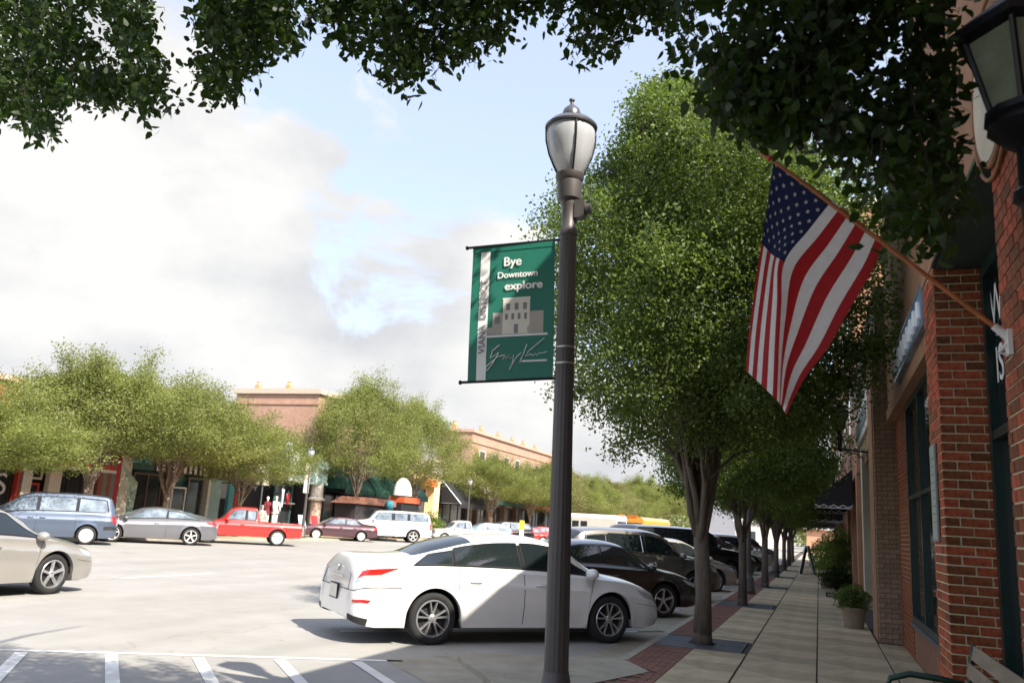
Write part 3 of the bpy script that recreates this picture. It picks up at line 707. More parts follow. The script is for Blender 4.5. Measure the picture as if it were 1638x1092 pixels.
# the banner itself
bw = ((TR-TL).length+(BR-BL).length)/2; bh = ((TL-BL).length+(TR-BR).length)/2
ban = thing('street_banner', 'green street banner with a pale building picture and the word explore, on the near lamp', 'banner', (BL+BR+TL+TR)/4)
cen = (BL+BR+TL+TR)/4
def BP(u, v, d=0.):
    """u 0..1 left to right, v 0..1 bottom to top, d metres out of the face"""
    p = (BL*(1-u)+BR*u)*(1-v)+(TL*(1-u)+TR*u)*v
    wv = .008*math.sin(u*3+1)*math.sin(v*3.3+.4)+.002*math.sin(v*6+u*3)
    return Vector((p.x, p.y-wv-d, p.z))-cen
b = MB(); b.grid(lambda u, v: BP(u, v), 12, 20); b.grid(lambda u, v: BP(u, v, -.003), 12, 20); b.build('cloth', M['banner'], ban, smooth=True)
b = MB(); b.grid(lambda u, v: BP(u, .955+v*.045, .004), 12, 2); b.build('hem', M['banner'], ban, smooth=True)
def bquad(b, u0, v0, u1, v1, d=.0035): b.grid(lambda u, v: BP(u0+(u1-u0)*u, v0+(v1-v0)*v, d), 3, 4)
b = MB(); b.grid(lambda u, v: BP(.105+.115*u, v, .0035), 3, 20); b.build('side_stripe', M['white'], ban)
def btext(s, size, u, v, m_, rot=False, d=.009, sx=1., fo=0., bold=0.):
    import bmesh
    me = text(s, size, 0, fo); me.materials.clear(); me.materials.append(m_); tri(me)
    if bold:
        bm = bmesh.new(); base_me = me.copy()
        for dx_, dy_ in ((-bold, 0), (bold, 0), (0, bold*.6), (0, -bold*.6)):
            n0 = len(bm.verts); bm.from_mesh(base_me); bm.verts.ensure_lookup_table()
            for v_ in bm.verts[n0:]: v_.co.x += dx_; v_.co.y += dy_; v_.co.z = (dx_*.2+dy_*.37)*.3
        bm.to_mesh(me); bm.free()
    for vt in me.vertices:
        x, y = vt.co.x*sx, vt.co.y
        if rot: x, y = -y, x
        vt.co = BP(u+x/bw, v+y/bh, d+vt.co.z)
    obj('lettering', me, ban)
btext('Bye', .105, .50, .835, M['white'], fo=0, sx=1.0, bold=.0035); btext('Downtown', .074, .565, .745, M['white'], fo=0, sx=1.0, bold=.0028); btext('explore', .092, .64, .655, M['white'], fo=0, sx=1.1, bold=.0035)
btext('VIANA  DISTRICT', .078, .198, .47, M['greyprint'], rot=True, sx=1.0, fo=0, bold=.002)
b = MB(); bquad(b, .40, .33, .72, .585); build_ = b.build('picture', M['offwhite'], ban)
for (a_, dd, mm) in (((.28, .33, .398, .49), .0035, 'stonegrey'), ((.722, .33, .88, .49), .0035, 'stonegrey'), ((.20, .312, .93, .327), .0035, 'white'), ((.395, .586, .725, .596), .0045, 'white')):
    b = MB(); bquad(b, *a_, dd); b.build('picture', M[mm], ban)
for (u, v, w_, h_) in [(.44+.1*i, .505, .045, .05) for i in range(3)]+[(.43+.075*i, .435, .032, .045) for i in range(4)]+[(.54, .335, .045, .065), (.31, .41, .06, .05)]: b = MB(); bquad(b, u, v, u+w_, v+h_, .0055); b.build('picture', M['greyprint'], ban)
for (cu, cv, r1) in ((.26, .355, .05), (.75, .36, .06)):
    b = MB(); b.add([BP(cu, cv, .005)]+[BP(cu+r1*math.cos(a), max(.33, cv+r1*.62*math.sin(a)), .005) for a in [i*math.pi/8 for i in range(17)]], [(0, i, i+1) for i in range(1, 17)]); b.build('picture', M['stonegrey'], ban)
b = MB()
def stroke(pts, w=.0035):
    P = [BP(u, v, .006) for u, v in pts]; b.tube(P, w, 5)
stroke([(.38, .255), (.30, .215), (.27, .16), (.31, .175), (.37, .20), (.30, .12), (.23, .07), (.22, .10), (.36, .17), (.44, .18)], .005)
stroke([(.42, .15), (.46, .18), (.46, .15), (.50, .18), (.51, .15), (.55, .18), (.54, .13), (.50, .07), (.58, .16), (.63, .19)])
stroke([(.70, .25), (.66, .18), (.62, .12)], .004); stroke([(.90, .29), (.80, .24), (.72, .20), (.68, .165), (.75, .18)], .004)
stroke([(.74, .18), (.77, .165), (.79, .18), (.82, .17), (.84, .185), (.87, .18), (.93, .19)], .003)
b.build('signature', M['white'], ban)
b = MB(); bquad(b, .64, .125, .93, .137); b.build('signature', M['white'], ban)

# ------------------------------------------------------------------ flag and its pole
YF = 4.72
bk = onY(1625, 548, YF); tipf = onY(1214, 240, YF)
fp_ = thing('flag_pole', 'slanting wooden flag pole held by a white bracket on the near brick pier', 'flag pole', (XP, YF, bk.z))
o_ = Vector((XP, YF, bk.z)); dirp = (tipf-bk).normalized(); foot = bk-dirp*.0
b = MB(); b.tube([foot-o_+dirp*.03, tipf-o_-dirp*.10], [.0125, .0115], 10); b.build('staff', M['wood_pole'], fp_, smooth=40)
b = MB(); tp = tipf-o_-dirp*.10; b.tube([tp, tp+dirp*.02, tp+dirp*.035, tp+dirp*.07, tp+dirp*.10], [.012, .020, .012, .018, .003], 10); b.build('finial', mat('red painted finial', (.45, .05, .03), .4), fp_, smooth=True)
b = MB(); b.tube([foot-o_-dirp*.01, foot-o_+dirp*.13], [.026, .019], 12); b.box((-.012, 0, -.0), (.022, .075, .13)); b.tube([(-.02, 0, .05), (-.06, 0, .045), foot-o_+dirp*.05+Vector((0, 0, .01))], .012, 6); b.tube([(-.02, 0, -.06), (-.06, 0, -.05), foot-o_+dirp*.04-Vector((0, 0, .015))], .010, 6); b.build('bracket', M['white'], fp_, smooth=40)
# control grid measured at the flag's real distance: rows u (across the hoist), columns v (along the fly); third number = metres behind the pole plane
US = [0, .27, .54, .78, 1.0]; VS = [0, .2, .4, .6, .8, 1.0]
CT = [
 [(1238, 255, 0), (1229, 318, 0), (1218, 388, 0), (1207, 462, 0), (1198, 530, 0), (1193, 592, 0)],
 [(1284, 287, 0), (1256, 345, .01), (1236, 408, .01), (1226, 478, 0), (1219, 545, -.01), (1214, 612, -.01)],
 [(1331, 321, 0), (1294, 368, .0), (1255, 420, -.03), (1250, 490, -.05), (1246, 560, -.05), (1243, 640, -.05)],
 [(1374, 353, 0), (1345, 402, .02), (1306, 462, .03), (1275, 540, .05), (1258, 590, .06), (1250, 648, .05)],
 [(1413, 384, 0), (1397, 428, .02), (1358, 496, .04), (1325, 555, .05), (1287, 606, .05), (1257, 664, .03)]]
def crm(p, t):  # catmull-rom over list of tuples, t in [0, n-1]
    n = len(p); i = min(int(t), n-2); f = t-i
    g = lambda k: p[max(0, min(n-1, k))]
    a, b_, c, d_ = g(i-1), g(i), g(i+1), g(i+2)
    return tuple(.5*((2*b_[q])+(-a[q]+c[q])*f+(2*a[q]-5*b_[q]+4*c[q]-d_[q])*f*f+(-a[q]+3*b_[q]-3*c[q]+d_[q])*f**3) for q in range(len(b_)))
def idx(L, x):
    for i in range(len(L)-1):
        if x <= L[i+1]: return i+(x-L[i])/(L[i+1]-L[i])
    return len(L)-1
def FP(u, v, off=0.):
    rows = [crm(r_, idx(VS, v)) for r_ in CT]; p = crm(rows, idx(US, u))
    q = onY(p[0], p[1], YF+p[2]+off)
    w_ = .012*math.sin(u*9+v*2)*v
    return Vector((q.x, q.y+w_, q.z))
flag = thing('flag', 'stars and stripes flag hanging folded from the slanting pole', 'flag', tuple(FP(0, 0)))
fo = FP(0, 0)
b = MB(); nu, nv = 39, 50; V = [FP(i/nu, j/nv)-fo for i in range(nu+1) for j in range(nv+1)]
b.v = [tuple(v) for v in V]
for i in range(nu):
    for j in range(nv):
        b.f.append((i*(nv+1)+j, (i+1)*(nv+1)+j, (i+1)*(nv+1)+j+1, i*(nv+1)+j+1)); st = i//3
        b.mi.append(2 if (st < 7 and j < 20) else (0 if st % 2 == 0 else 1))
b.build('cloth', [M['flag_red'], M['flag_white'], M['flag_blue']], flag, smooth=True)
star = [(math.sin(k*math.pi/5)*(1 if k % 2 == 0 else .42), math.cos(k*math.pi/5)*(1 if k % 2 == 0 else .42)) for k in range(10)]
for r_ in range(9):
    for c in range(6 if r_ % 2 == 0 else 5):
        u0 = (r_+.75)/9.5*(7/13); v0 = ((c+.5)*2+(0 if r_ % 2 == 0 else 1)+.0)/12.3*.4
        b = MB(); vv = []
        for sgn in (-1, 1):
            vv.append([FP(u0, v0, .0035*sgn)-fo]+[FP(min(1, max(0, u0+s[0]*.020)), max(0, v0+s[1]*.0125), .0035*sgn)-fo for s in star])
        for L_ in vv: b.add(L_, [(0, k+1, (k+1) % 10+1) for k in range(10)])
        b.build('star', M['flag_white'], flag)

# ------------------------------------------------------------------ bench
bt = onZ(1562, 1040, .84)
bench = thing('park_bench', 'wooden slatted bench with dark green iron arms beside the brick shop', 'bench', (.69, 5.98, 0)); bench.scale = (.90, 1, 1.21)
for sy in (-.82, .82):
    b = MB()
    b.tube([(.33, sy, .84), (.29, sy, .62), (.20, sy, .44), (.24, sy, .2), (.30, sy, 0)], .018, 8)
    b.tube([(.28, sy, .61), (.10, sy, .635), (-.12, sy, .645), (-.26, sy, .61), (-.31, sy, .52), (-.30, sy, .42), (-.25, sy, .40)], .019, 8)
    b.tube([(-.30, sy, 0), (-.25, sy, .2), (-.22, sy, .41), (.0, sy, .40), (.20, sy, .42)], .018, 8)
    b.build('end_frame', M['bench_iron'], bench, smooth=True)
sl = MB(); sl.box((0, 0, 0), (.022, 1.74, .078)); slm = sl.mesh('slat', M['wood'])
for k in range(4):
    o = obj('slat', slm, bench, (.235+.031*k, 0, .50+.098*k)); o.rotation_euler = (0, R(16), 0)
for k in range(5):
    o = obj('slat', slm, bench, (.16-.092*k, 0, .43)); o.rotation_euler = (0, R(88+2*k), 0)

# ------------------------------------------------------------------ plants by the wall
def shrub_mesh(name, r, h, n, size, m_, z0=0., flat=1., rs=nrs, hollow=.35):
    p = rs.normal(size=(n, 3)); p /= np.linalg.norm(p, axis=1)[:, None]; p *= (hollow+(1-hollow)*rs.uniform(0, 1, n)**.5)[:, None]
    lump = 1+.18*np.sin(p[:, 0]*6+1)*np.cos(p[:, 1]*5)+.12*np.sin(p[:, 2]*9)
    p = p*lump[:, None]*np.array([r, r*flat, h/2]); p[:, 2] += z0+h/2
    return leaves_mesh(name, p, size, m_, LEAF6, rs=rs)
def planter(label, loc, pr, ph, fr, fh, m_=None, cat='planter', n=2600, sz=.045, flat=1.):
    t = thing('planter', label, cat, loc)
    b = MB(); b.lathe([(0, 0), (pr*.74, 0), (pr*.98, ph*.86), (pr*1.06, ph*.87), (pr*1.06, ph), (pr*.94, ph), (pr*.9, ph*.93), (0, ph*.93)], 24); b.build('pot', M['terracotta'], t, smooth=35)
    obj('foliage', shrub_mesh('foliage', fr, fh, n, sz, m_ or M['leaf_mid'], ph*.75, flat), t)
    b = MB()
    for k in range(7):
        a = k*.9; b.tube([(0, 0, ph*.9), (fr*.5*math.cos(a), fr*.5*math.sin(a), ph+fh*.5)], .008, 5)
    b.build('stem', M['bark'], t); return t
pp = onZ(1368, 1004); planter('stone pot with a bushy green plant, nearest the grey pilaster', (pp.x-.02, pp.y, 0), .24, .40, .35, .52)
pp = onZ(1345, 934); 
def bush(label, loc, r, h, m_, n=3500, sz=.06, flat=1.):
    t = thing('shrub', label, 'shrub', loc)
    obj('foliage', shrub_mesh('foliage', r, h, n, sz, m_, .05, flat), t)
    b = MB()
    for k in range(6): b.tube([(0, 0, 0), (.3*r*math.cos(k), .3*r*math.sin(k), h*.5)], .012, 5)
    b.build('stem', M['bark'], t)
    return t
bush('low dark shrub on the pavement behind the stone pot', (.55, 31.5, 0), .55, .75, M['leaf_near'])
bush('bright green hedge growing against the tan building', (.62, 36.5, 0), .85, 2.0, M['leaf_bright'], 6000, .07)
bush('second green hedge past the black awning', (.2, 47, 0), .8, 1.7, M['leaf_bright'], 4000, .08)
bush('climbing greenery on the tan building corner', (.75, 33.2, .4), .5, 1.7, M['leaf_mid'], 3500, .06)
# brick planter box
t = thing('planter_box', 'low brick planter box in front of the hedge', 'planter', (.55, 34.3, 0)); b = MB(); b.b2((-.5, -1.5, 0), (.45, 2.5, .5)); b.build('box', M['greybrick'], t)
# folding sign
t = thing('sandwich_board', 'dark folding pavement sign with a white edge in the distance', 'sign', (-.55, 45, 0), R(82))
for s in (-1, 1):
    b = MB(); b.add([(-.38, s*.34, 0), (.38, s*.34, 0), (.34, s*.03, 1.35), (-.34, s*.03, 1.35), (-.38, s*.30, 0), (.38, s*.30, 0), (.34, s*.0, 1.35), (-.34, s*.0, 1.35)], [(0, 1, 2, 3), (4, 7, 6, 5), (0, 3, 7, 4), (1, 5, 6, 2), (0, 4, 5, 1), (3, 2, 6, 7)]); b.build('board', mat('dark blue board', (.02, .05, .09), .5), t)
    b = MB(); b.tube([(-.39, s*.345, 0), (-.35, s*.035, 1.36), (.35, s*.035, 1.36), (.39, s*.345, 0)], .022, 5); b.build('board_edge', M['white'], t)
# small drain plate on the pavement
pp = onZ(1330, 954); t = thing('meter_box', 'small dark metal box standing on the pavement by the stone pot', 'meter box', (pp.x, pp.y, 0)); MB().box((0, 0, .06), (.32, .2, .12)).build('housing', M['black'], t); MB().box((0, -.103, .06), (.24, .006, .06)).build('plate', M['greyprint'], t)
# ------------------------------------------------------------------ vehicles
def pchip(pts):
    x = [p[0] for p in pts]; y = [p[1] for p in pts]; n = len(x); h = [x[i+1]-x[i] for i in range(n-1)]; dl = [(y[i+1]-y[i])/h[i] for i in range(n-1)]
    d = [dl[0]]+[0]*(n-2)+[dl[-1]]
    for i in range(1, n-1):
        if dl[i-1]*dl[i] > 0:
            w1, w2 = 2*h[i]+h[i-1], h[i]+2*h[i-1]; d[i] = (w1+w2)/(w1/dl[i-1]+w2/dl[i])
    def f(t):
        t = max(x[0], min(x[-1], t)); i = 0
        while i < n-2 and t > x[i+1]: i += 1
        s = (t-x[i])/h[i]
        return y[i]*(1+2*s)*(1-s)**2+h[i]*d[i]*s*(1-s)**2+y[i+1]*s*s*(3-2*s)+h[i]*d[i+1]*s*s*(s-1)
    return f
def sst(a, b, x): t = max(0, min(1, (x-a)/(b-a))); return t*t*(3-2*t)
class Car:
    """x forward, y left, z up, origin on the ground at mid wheelbase"""
    def __init__(s, L0, L1, W, top, belt, wb, wr, arch=None, roofw=.74, sill=.24, endf=.55, ends=(.45, .40)):
        s.L0, s.L1, s.W, s.wb, s.wr = L0, L1, W/2, wb, wr; s.top = pchip(top); s.belt = pchip(belt); s.roofw = roofw; s.sill = sill; s.ends = ends
        s.arch = arch or wr*1.17; s.ax = (wb/2, -wb/2)
    def xw(s, q):  # q -1..1 -> x, width factor
        dr, df = s.ends
        if q < -.85: ph = min(1, (-q-.85)/.15)*R(84); return s.L0+dr-dr*math.sin(ph), .46+.54*max(0, math.cos(ph))**.42
        if q > .85: ph = min(1, (q-.85)/.15)*R(84); return s.L1-df+df*math.sin(ph), .30+.70*max(0, math.cos(ph))**.42
        t = (q+.85)/1.7; return s.L0+dr+(s.L1-df-s.L0-dr)*t, 1.
    def q_of(s, x):
        lo, hi = -1., 1.
        for _ in range(40):
            mid = (lo+hi)/2
            if s.xw(mid)[0] < x: lo = mid
            else: hi = mid
        return lo
    def S(s, q, r, side=-1):
        x, wf = s.xw(q); zb = s.belt(x); zc = max(s.top(x), zb+.02); g = zc-zb; W = s.W*wf
        endq = max(0, abs(q)-.85)/.15
        zs = s.sill+.10*endq**1.5
        for a in s.ax:
            dx = abs(x-a)
            if dx < s.arch: zs = max(zs, s.wr+math.sqrt(s.arch**2-dx*dx))
        B = sst(.13, .38, g)
        if r <= 1:
            z = zs+(zb-zs)*r; zr = (z-s.sill)/(zb-s.sill)
            y = W*(.945+.055*sst(-.1, .45, zr)-.055*sst(.62, 1.0, zr)**1.3)
            # wheel arch flare
            for a in s.ax:
                dx = abs(x-a); dd = math.hypot(dx, z-s.wr)-s.arch
                if dd < .12: y += .018*(1-sst(0, .12, max(0, dd)))
            crease = .010*math.exp(-((zr-.74)/.035)**2); y += crease*(wf > .9)
        else:
            yb = W*.945
            # hood style
            t = (r-1)/2; yh = yb*(1-t); zh = zb+g*(1-(1-t)**2.6)
            # greenhouse style
            ye = s.W*s.roofw*min(1, wf+.0)
            if r <= 2:
                t = r-1; yg = yb-.045*min(1, t*8)-(yb-.045-ye)*(t**1.25); zg = zb+.012*min(1, t*8)+(g-.07-.012)*t
            else:
                t = r-2; yg = ye*(1-t); zg = zb+g-.07+.07*(1-(1-t)**3.2)
            y = yh*(1-B)+yg*B; z = zh*(1-B)+zg*B
        # bumper bulge
        xm = x
        zr = (z-s.sill)/max(.1, zb-s.sill)
        if q > .85: xm = x-.16*endq*max(0, zr-.45)**1.5*1.3-.05*endq*max(0, .25-zr)*4
        if q < -.85: xm = x+.12*endq*max(0, zr-.55)**1.5*1.2+.04*endq*max(0, .2-zr)*4
        return Vector((xm, side*y, z))
    def N(s, q, r, side):
        e = 1e-3; a = s.S(min(1, q+e), r, side)-s.S(max(-1, q-e), r, side); b_ = s.S(q, min(3, r+e*3), side)-s.S(q, max(0, r-e*3), side)
        n = a.cross(b_)
        if n.length < 1e-12: return Vector((0, side, 0))
        n.normalize()
        if n.y*side < 0 or (abs(n.y) < .05 and n.z < 0): n = -n
        return n
    def shell(s):
        b = MB(); qs = set([-1, 1]); nx = 84
        for i in range(nx+1): qs.add(-1+2*i/nx)
        for a in s.ax:
            for k in range(-10, 11): qs.add(s.q_of(a+s.arch*math.sin(k/10*math.pi/2)))
        for i in range(1, 10): qs.add(.85+.015*i); qs.add(-.85-.015*i)
        qs = sorted(qs); q2 = [qs[0]]
        for q in qs[1:]:
            if q-q2[-1] > .0015: q2.append(q)
        qs = q2
        rs = [0, .06, .16, .28, .40, .52, .62, .70, .74, .78, .86, .94, 1.0, 1.03, 1.12, 1.3, 1.5, 1.7, 1.9, 2.0, 2.06, 2.15, 2.3, 2.5, 2.75, 3.0]
        rows = [(r, -1) for r in rs]+[(r, 1) for r in rs[:-1][::-1]]
        V = [s.S(q, r, sd) for q in qs for (r, sd) in rows]; w = len(rows)
        b.add(V, [(i*w+j, i*w+j+1, (i+1)*w+j+1, (i+1)*w+j) for i in range(len(qs)-1) for j in range(w-1)])
        b.f.append(tuple(range(w))); b.mi.append(0); b.f.append(tuple((len(qs)-1)*w+k for k in range(w))[::-1]); b.mi.append(0)
        # inward lips of the lower edge
        for sd, j in ((-1, 0), (1, w-1)):
            o = len(b.v); n = len(qs)
            b.v += [tuple(V[i*w+j]) for i in range(n)]+[(V[i*w+j].x, V[i*w+j].y-sd*.12*min(1, abs(V[i*w+j].y)*2), V[i*w+j].z) for i in range(n)]
            for i in range(n-1): b.f.append((o+i, o+i+1, o+n+i+1, o+n+i)); b.mi.append(0)
        return b
    def patch(s, name, m_, parent, corners, side=-1, off=.004, nu=10, nv=6, xmode=True):
        """corners: (x_bottom0, x_bottom1, x_top0, x_top1, r_bottom, r_top)"""
        x0, x1, X0, X1, r0, r1 = corners; b = MB()
        def f(u, v):
            x = (x0+(x1-x0)*u)*(1-v)+(X0+(X1-X0)*u)*v; r = r0+(r1-r0)*v
            q = s.q_of(x); return s.S(q, r, side)+s.N(q, r, side)*off
        b.grid(f, nu, nv); return b.build(name, m_, parent, smooth=True)
    def span(s, name, m_, parent, xa, xb, r0=2.0, inset=0., off=.004, nu=8, nv=12):
        """pane across the middle of the car between x at its lower edge and x at its upper edge"""
        b = MB()
        def f(u, v):
            x = xa+(xb-xa)*u; q = s.q_of(x); w = -1+2*v; sd = -1 if w < 0 else 1; r = r0+(3-r0)*(1-abs(w)*(1-inset))
            r = min(3, r); P_ = s.S(q, r, sd); e = 2e-3
            a = s.S(min(1, q+e), r, sd)-s.S(max(-1, q-e), r, sd); n = Vector((-a.z, 0, a.x)).normalized()
            if n.z < 0: n = -n
            return P_+n*off
        b.grid(f, nu, nv); return b.build(name, m_, parent, smooth=True)
def wheel(parent, car, x, y, side, kind, wr, mrim):
    w = obj('wheel', car._tyre, parent, (x, y, wr)); 
    r_ = obj('rim', car._rim, w)
    if side > 0: w.rotation_euler = (0, 0, math.pi)
    return w
def tyre_mesh(wr, w=.205, rr=.70):
    b = MB(); h = w/2; R2 = wr*rr
    b.lathe([(R2, -h*.80), (R2*1.05, -h*.98), (wr*.86, -h*1.0), (wr*.955, -h*.88), (wr*.995, -h*.6), (wr, 0), (wr*.995, h*.6), (wr*.955, h*.88), (wr*.86, h), (R2*1.05, h*.98), (R2, h*.80)], 36, axis='y')
    return b.mesh('tyre', M['tyre'], True)
def rim_mesh(wr, kind, mr, rr=.70, w=.205):
    R2 = wr*rr; h = w/2; b = MB()      # outer side faces -y
    b.lathe([(R2*1.03, -h*.90), (R2*.99, -h*1.0), (R2*.93, -h*.96), (R2*.90, -h*.55), (R2*.88, h*.7)], 36, axis='y')
    o = MB()
    if kind in ('five', 'twin'):
        n = 5
        for k in range(n):
            for off in ((-.17, .17) if kind == 'twin' else (0,)):
                a = 2*math.pi*k/n+math.pi/2; wd = (.032 if kind == 'twin' else .062)*wr/.33
                a1 = a+off*.55; a2 = a+off*1.35
                p0 = Vector((R2*.16*math.cos(a1), -h*.72, R2*.16*math.sin(a1))); p1 = Vector((R2*.93*math.cos(a2), -h*.90, R2*.93*math.sin(a2)))
                d_ = (p1-p0); nn = Vector((-d_.z, 0, d_.x)).normalized()
                V = []
                for (p, ww) in ((p0, wd*.8), (p1, wd)):
                    for (sx, dy) in ((-1, .03), (-.6, 0), (.6, 0), (1, .03)): V.append(p+nn*ww*.5*sx+Vector((0, dy, 0)))
                b.add(V, [(0, 1, 5, 4), (1, 2, 6, 5), (2, 3, 7, 6)])
        b.lathe([(0, -h*.86), (R2*.16, -h*.84), (R2*.24, -h*.70), (R2*.24, -h*.3)], 18, axis='y')
    elif kind == 'hub':
        b.lathe([(0, -h*1.0), (R2*.3, -h*.98), (R2*.34, -h*.90), (R2*.9, -h*.84), (R2*.99, -h*.9)], 28, axis='y')
        for k in range(10):
            a = k*math.pi/5; b.box((R2*.62*math.cos(a), -h*.89, R2*.62*math.sin(a)), (.03, .02, .03))
    else:
        b.lathe([(0, -h*.9), (R2*.22, -h*.9), (R2*.3, -h*.75), (R2*.60, -h*.80), (R2*.9, -h*.6)], 24, axis='y')
        for k in range(5):
            a = k*2*math.pi/5; b.tube([(R2*.2*math.cos(a), -h*.82, R2*.2*math.sin(a)), (R2*.9*math.cos(a), -h*.86, R2*.9*math.sin(a))], .035, 6)
    b.cur = 1
    b.lathe([(R2*.90, -h*.25), (0, -h*.22)], 28, axis='y')
    b.lathe([(R2*.62, -h*.30), (.0, -h*.28)], 24, axis='y')
    return b.mesh('rim', [mr, M['under']], 40)
def make_car(label, cat, name, kind, pm, loc, rz, rim='five', mrim=None, glass=None, group=None, side=-1, detail=True, scale=1.):
    K = KIND[kind]; c = Car(**K['g']); t = thing(name, label, cat, loc, rz, group); mr = mrim or M['rim']; gl = glass or M['carglass']
    body = c.shell().build('body', pm, t, smooth=32)
    # dark inside and underneath
    b = MB(); ii = .12
    b.b2((c.L0+.3, -c.W+.16, c.sill-.02), (c.L1-.3, c.W-.16, c.sill+.1))
    b.b2((-c.wb/2+c.arch, -c.W+.10, c.sill-.015), (c.wb/2-c.arch, c.W-.10, .55)); b.build('underbody', M['under'], t)
    for a in c.ax:
        for sd in (-1, 1):
            b = MB(); n = 12; V = []
            for k in range(n+1):
                an = math.pi*k/n; V += [(a+c.arch*1.0*math.cos(an), sd*(c.W-.05), c.wr+c.arch*math.sin(an)-.004), (a+c.arch*math.cos(an), sd*(c.W-.42), c.wr+c.arch*math.sin(an)-.004)]
            b.add(V, [(2*k, 2*k+1, 2*k+3, 2*k+2) for k in range(n)])
            o = len(b.v); b.v += [(a, sd*(c.W-.42), c.wr)]+[V[2*k+1] for k in range(n+1)]; b.f += [(o, o+1+k, o+2+k) for k in range(n)]; b.mi += [0]*n; b.build('wheel_well', M['under'], t)
    c._tyre = tyre_mesh(c.wr); c._rim = rim_mesh(c.wr, rim, mr)
    for a in c.ax:
        for sd in (-1, 1): wheel(t, c, a, sd*(c.W-.115), sd, rim, c.wr, mr)
    for sd in (-1, 1):
        wx = K['win']; a_ = min(wx, key=lambda q: q[0]); z_ = max(wx, key=lambda q: q[1]); c.patch('window_surround', M['pillar'], t, (a_[0]-.05, z_[1]+.06, a_[2]-.04, z_[3]+.05, 1.09, min(1.95, a_[5]+.05)), sd, .006, 44, 10)
        for wdw in K['win']:
            o = c.patch('side_window', gl, t, wdw, sd, .0095)
            if detail and sd == side:
                x0, x1, X0, X1, r0, r1 = wdw; P = []
                def E_(x, r): q = c.q_of(x); return c.S(q, r, sd)+c.N(q, r, sd)*.011
                n = 8
                for k in range(n+1): P.append(E_(X0+(X1-X0)*k/n, r1))
                for k in range(1, 5): P.append(E_(X1+(x1-X1)*k/4, r1+(r0-r1)*k/4))
                for k in range(1, n+1): P.append(E_(x1+(x0-x1)*k/n, r0))
                for k in range(1, 5): P.append(E_(x0+(X0-x0)*k/4, r0+(r1-r0)*k/4))
                MB().tube(P, K.get('trimr', .007), 5, caps=False).build('window_trim', K.get('trim') or M['seam'], o)
    for (xa, xb, nm) in K['screens']:
        if xa is not None: c.span(nm, gl, t, xa, xb)
    for (xs_, r0, r1) in K['seams']:
        for sd in ((side,) if detail else ()):
            x0, x1 = xs_ if isinstance(xs_, tuple) else (xs_, xs_)
            c.patch('door_seam', M['seam'], t, (x0-.005, x0+.005, x1-.005, x1+.005, r0, r1), sd, .0025, 1, 10)
    for xh in K['handles']:
        for sd in (side,):
            q = c.q_of(xh); p = c.S(q, .80, sd); MB().tube([p+Vector((-.09, sd*.004, 0)), p+Vector((-.07, sd*.03, .005)), p+Vector((.07, sd*.03, .005)), p+Vector((.09, sd*.004, 0))], .012, 6).build('door_handle', K.get('hmat') or pm, t, smooth=True)
    xm = K['mirror']
    for sd in (-1, 1):
        q = c.q_of(xm); p = c.S(q, 1.06, sd); b = MB(); V = []; n, m2 = 10, 8
        cx, cy, cz = p.x, p.y+sd*.12, p.z+.05
        b.grid(lambda u, v: Vector((cx+.07*math.cos(math.pi*(v-.5))*math.cos(2*math.pi*u)*(1.3), cy+.115*math.cos(math.pi*(v-.5))*math.sin(2*math.pi*u), cz+.075*math.sin(math.pi*(v-.5)))), 12, 8)
        b.tube([p+Vector((0, -sd*.03, -.01)), (cx, cy-sd*.02, cz-.03)], .025, 6); b.build('mirror', K.get('mirmat') or pm, t, smooth=True)
    for (xa, xb, Xa, Xb, r0, r1, nm, mm) in K['lamps']:
        for sd in (-1, 1): c.patch(nm, M[mm], t, (xa, xb, Xa, Xb, r0, r1), sd, .005, 8, 4)
    for (xa, xb, Xa, Xb, r0, r1, nm, mm) in K.get('extras', []):
        for sd in (-1, 1): c.patch(nm, M[mm] if mm else pm, t, (xa, xb, Xa, Xb, r0, r1), sd, .006, 14, 3)
    if K.get('plate', True):
        b = MB(); b.box((c.L0-.012, 0, K.get('pz', .78)), (.012, .32, .16)); b.build('number_plate', M['white'], t)
    if K.get('tail'):
        pts = [c.S(-.86-.14*k/6, .655, -1)+Vector((-.002, 0, 0)) for k in range(7)]+[c.S(-1+.14*k/6, .655, 1) for k in range(7)]
        MB().tube(pts, .005, 5).build('bumper_seam', M['seam'], t)
        for sd in (-1, 1): MB().tube([c.S(-1, .66+.34*k/6, sd)*1.0+Vector((-.002, 0, 0)) for k in range(7)]+[c.S(-1, 1.0+.3*k/4, sd)+Vector((0, 0, .002)) for k in range(1, 5)], .0045, 5).build('boot_seam', M['seam'], t)
        xx = c.S(-1, .55, 1).x; MB().box((xx-.006, 0, .60), (.02, .34, .17)).build('number_plate', M['offwhite'], t); MB().box((xx-.002, 0, .60), (.02, .37, .20)).build('plate_frame', M['seam'], t)
        xx = c.S(-1, .86, 1).x; MB().lathe([(0, -.012), (.045, -.012), (.045, .01)], 16, (xx-.002, 0, .90), 'x').build('badge', M['chrome'], t)
        MB().box((xx-.004, 0, .80), (.014, .62, .022)).build('boot_trim', M['chrome'], t)
    t.scale = (scale,)*3
    return t, c
KIND = {}
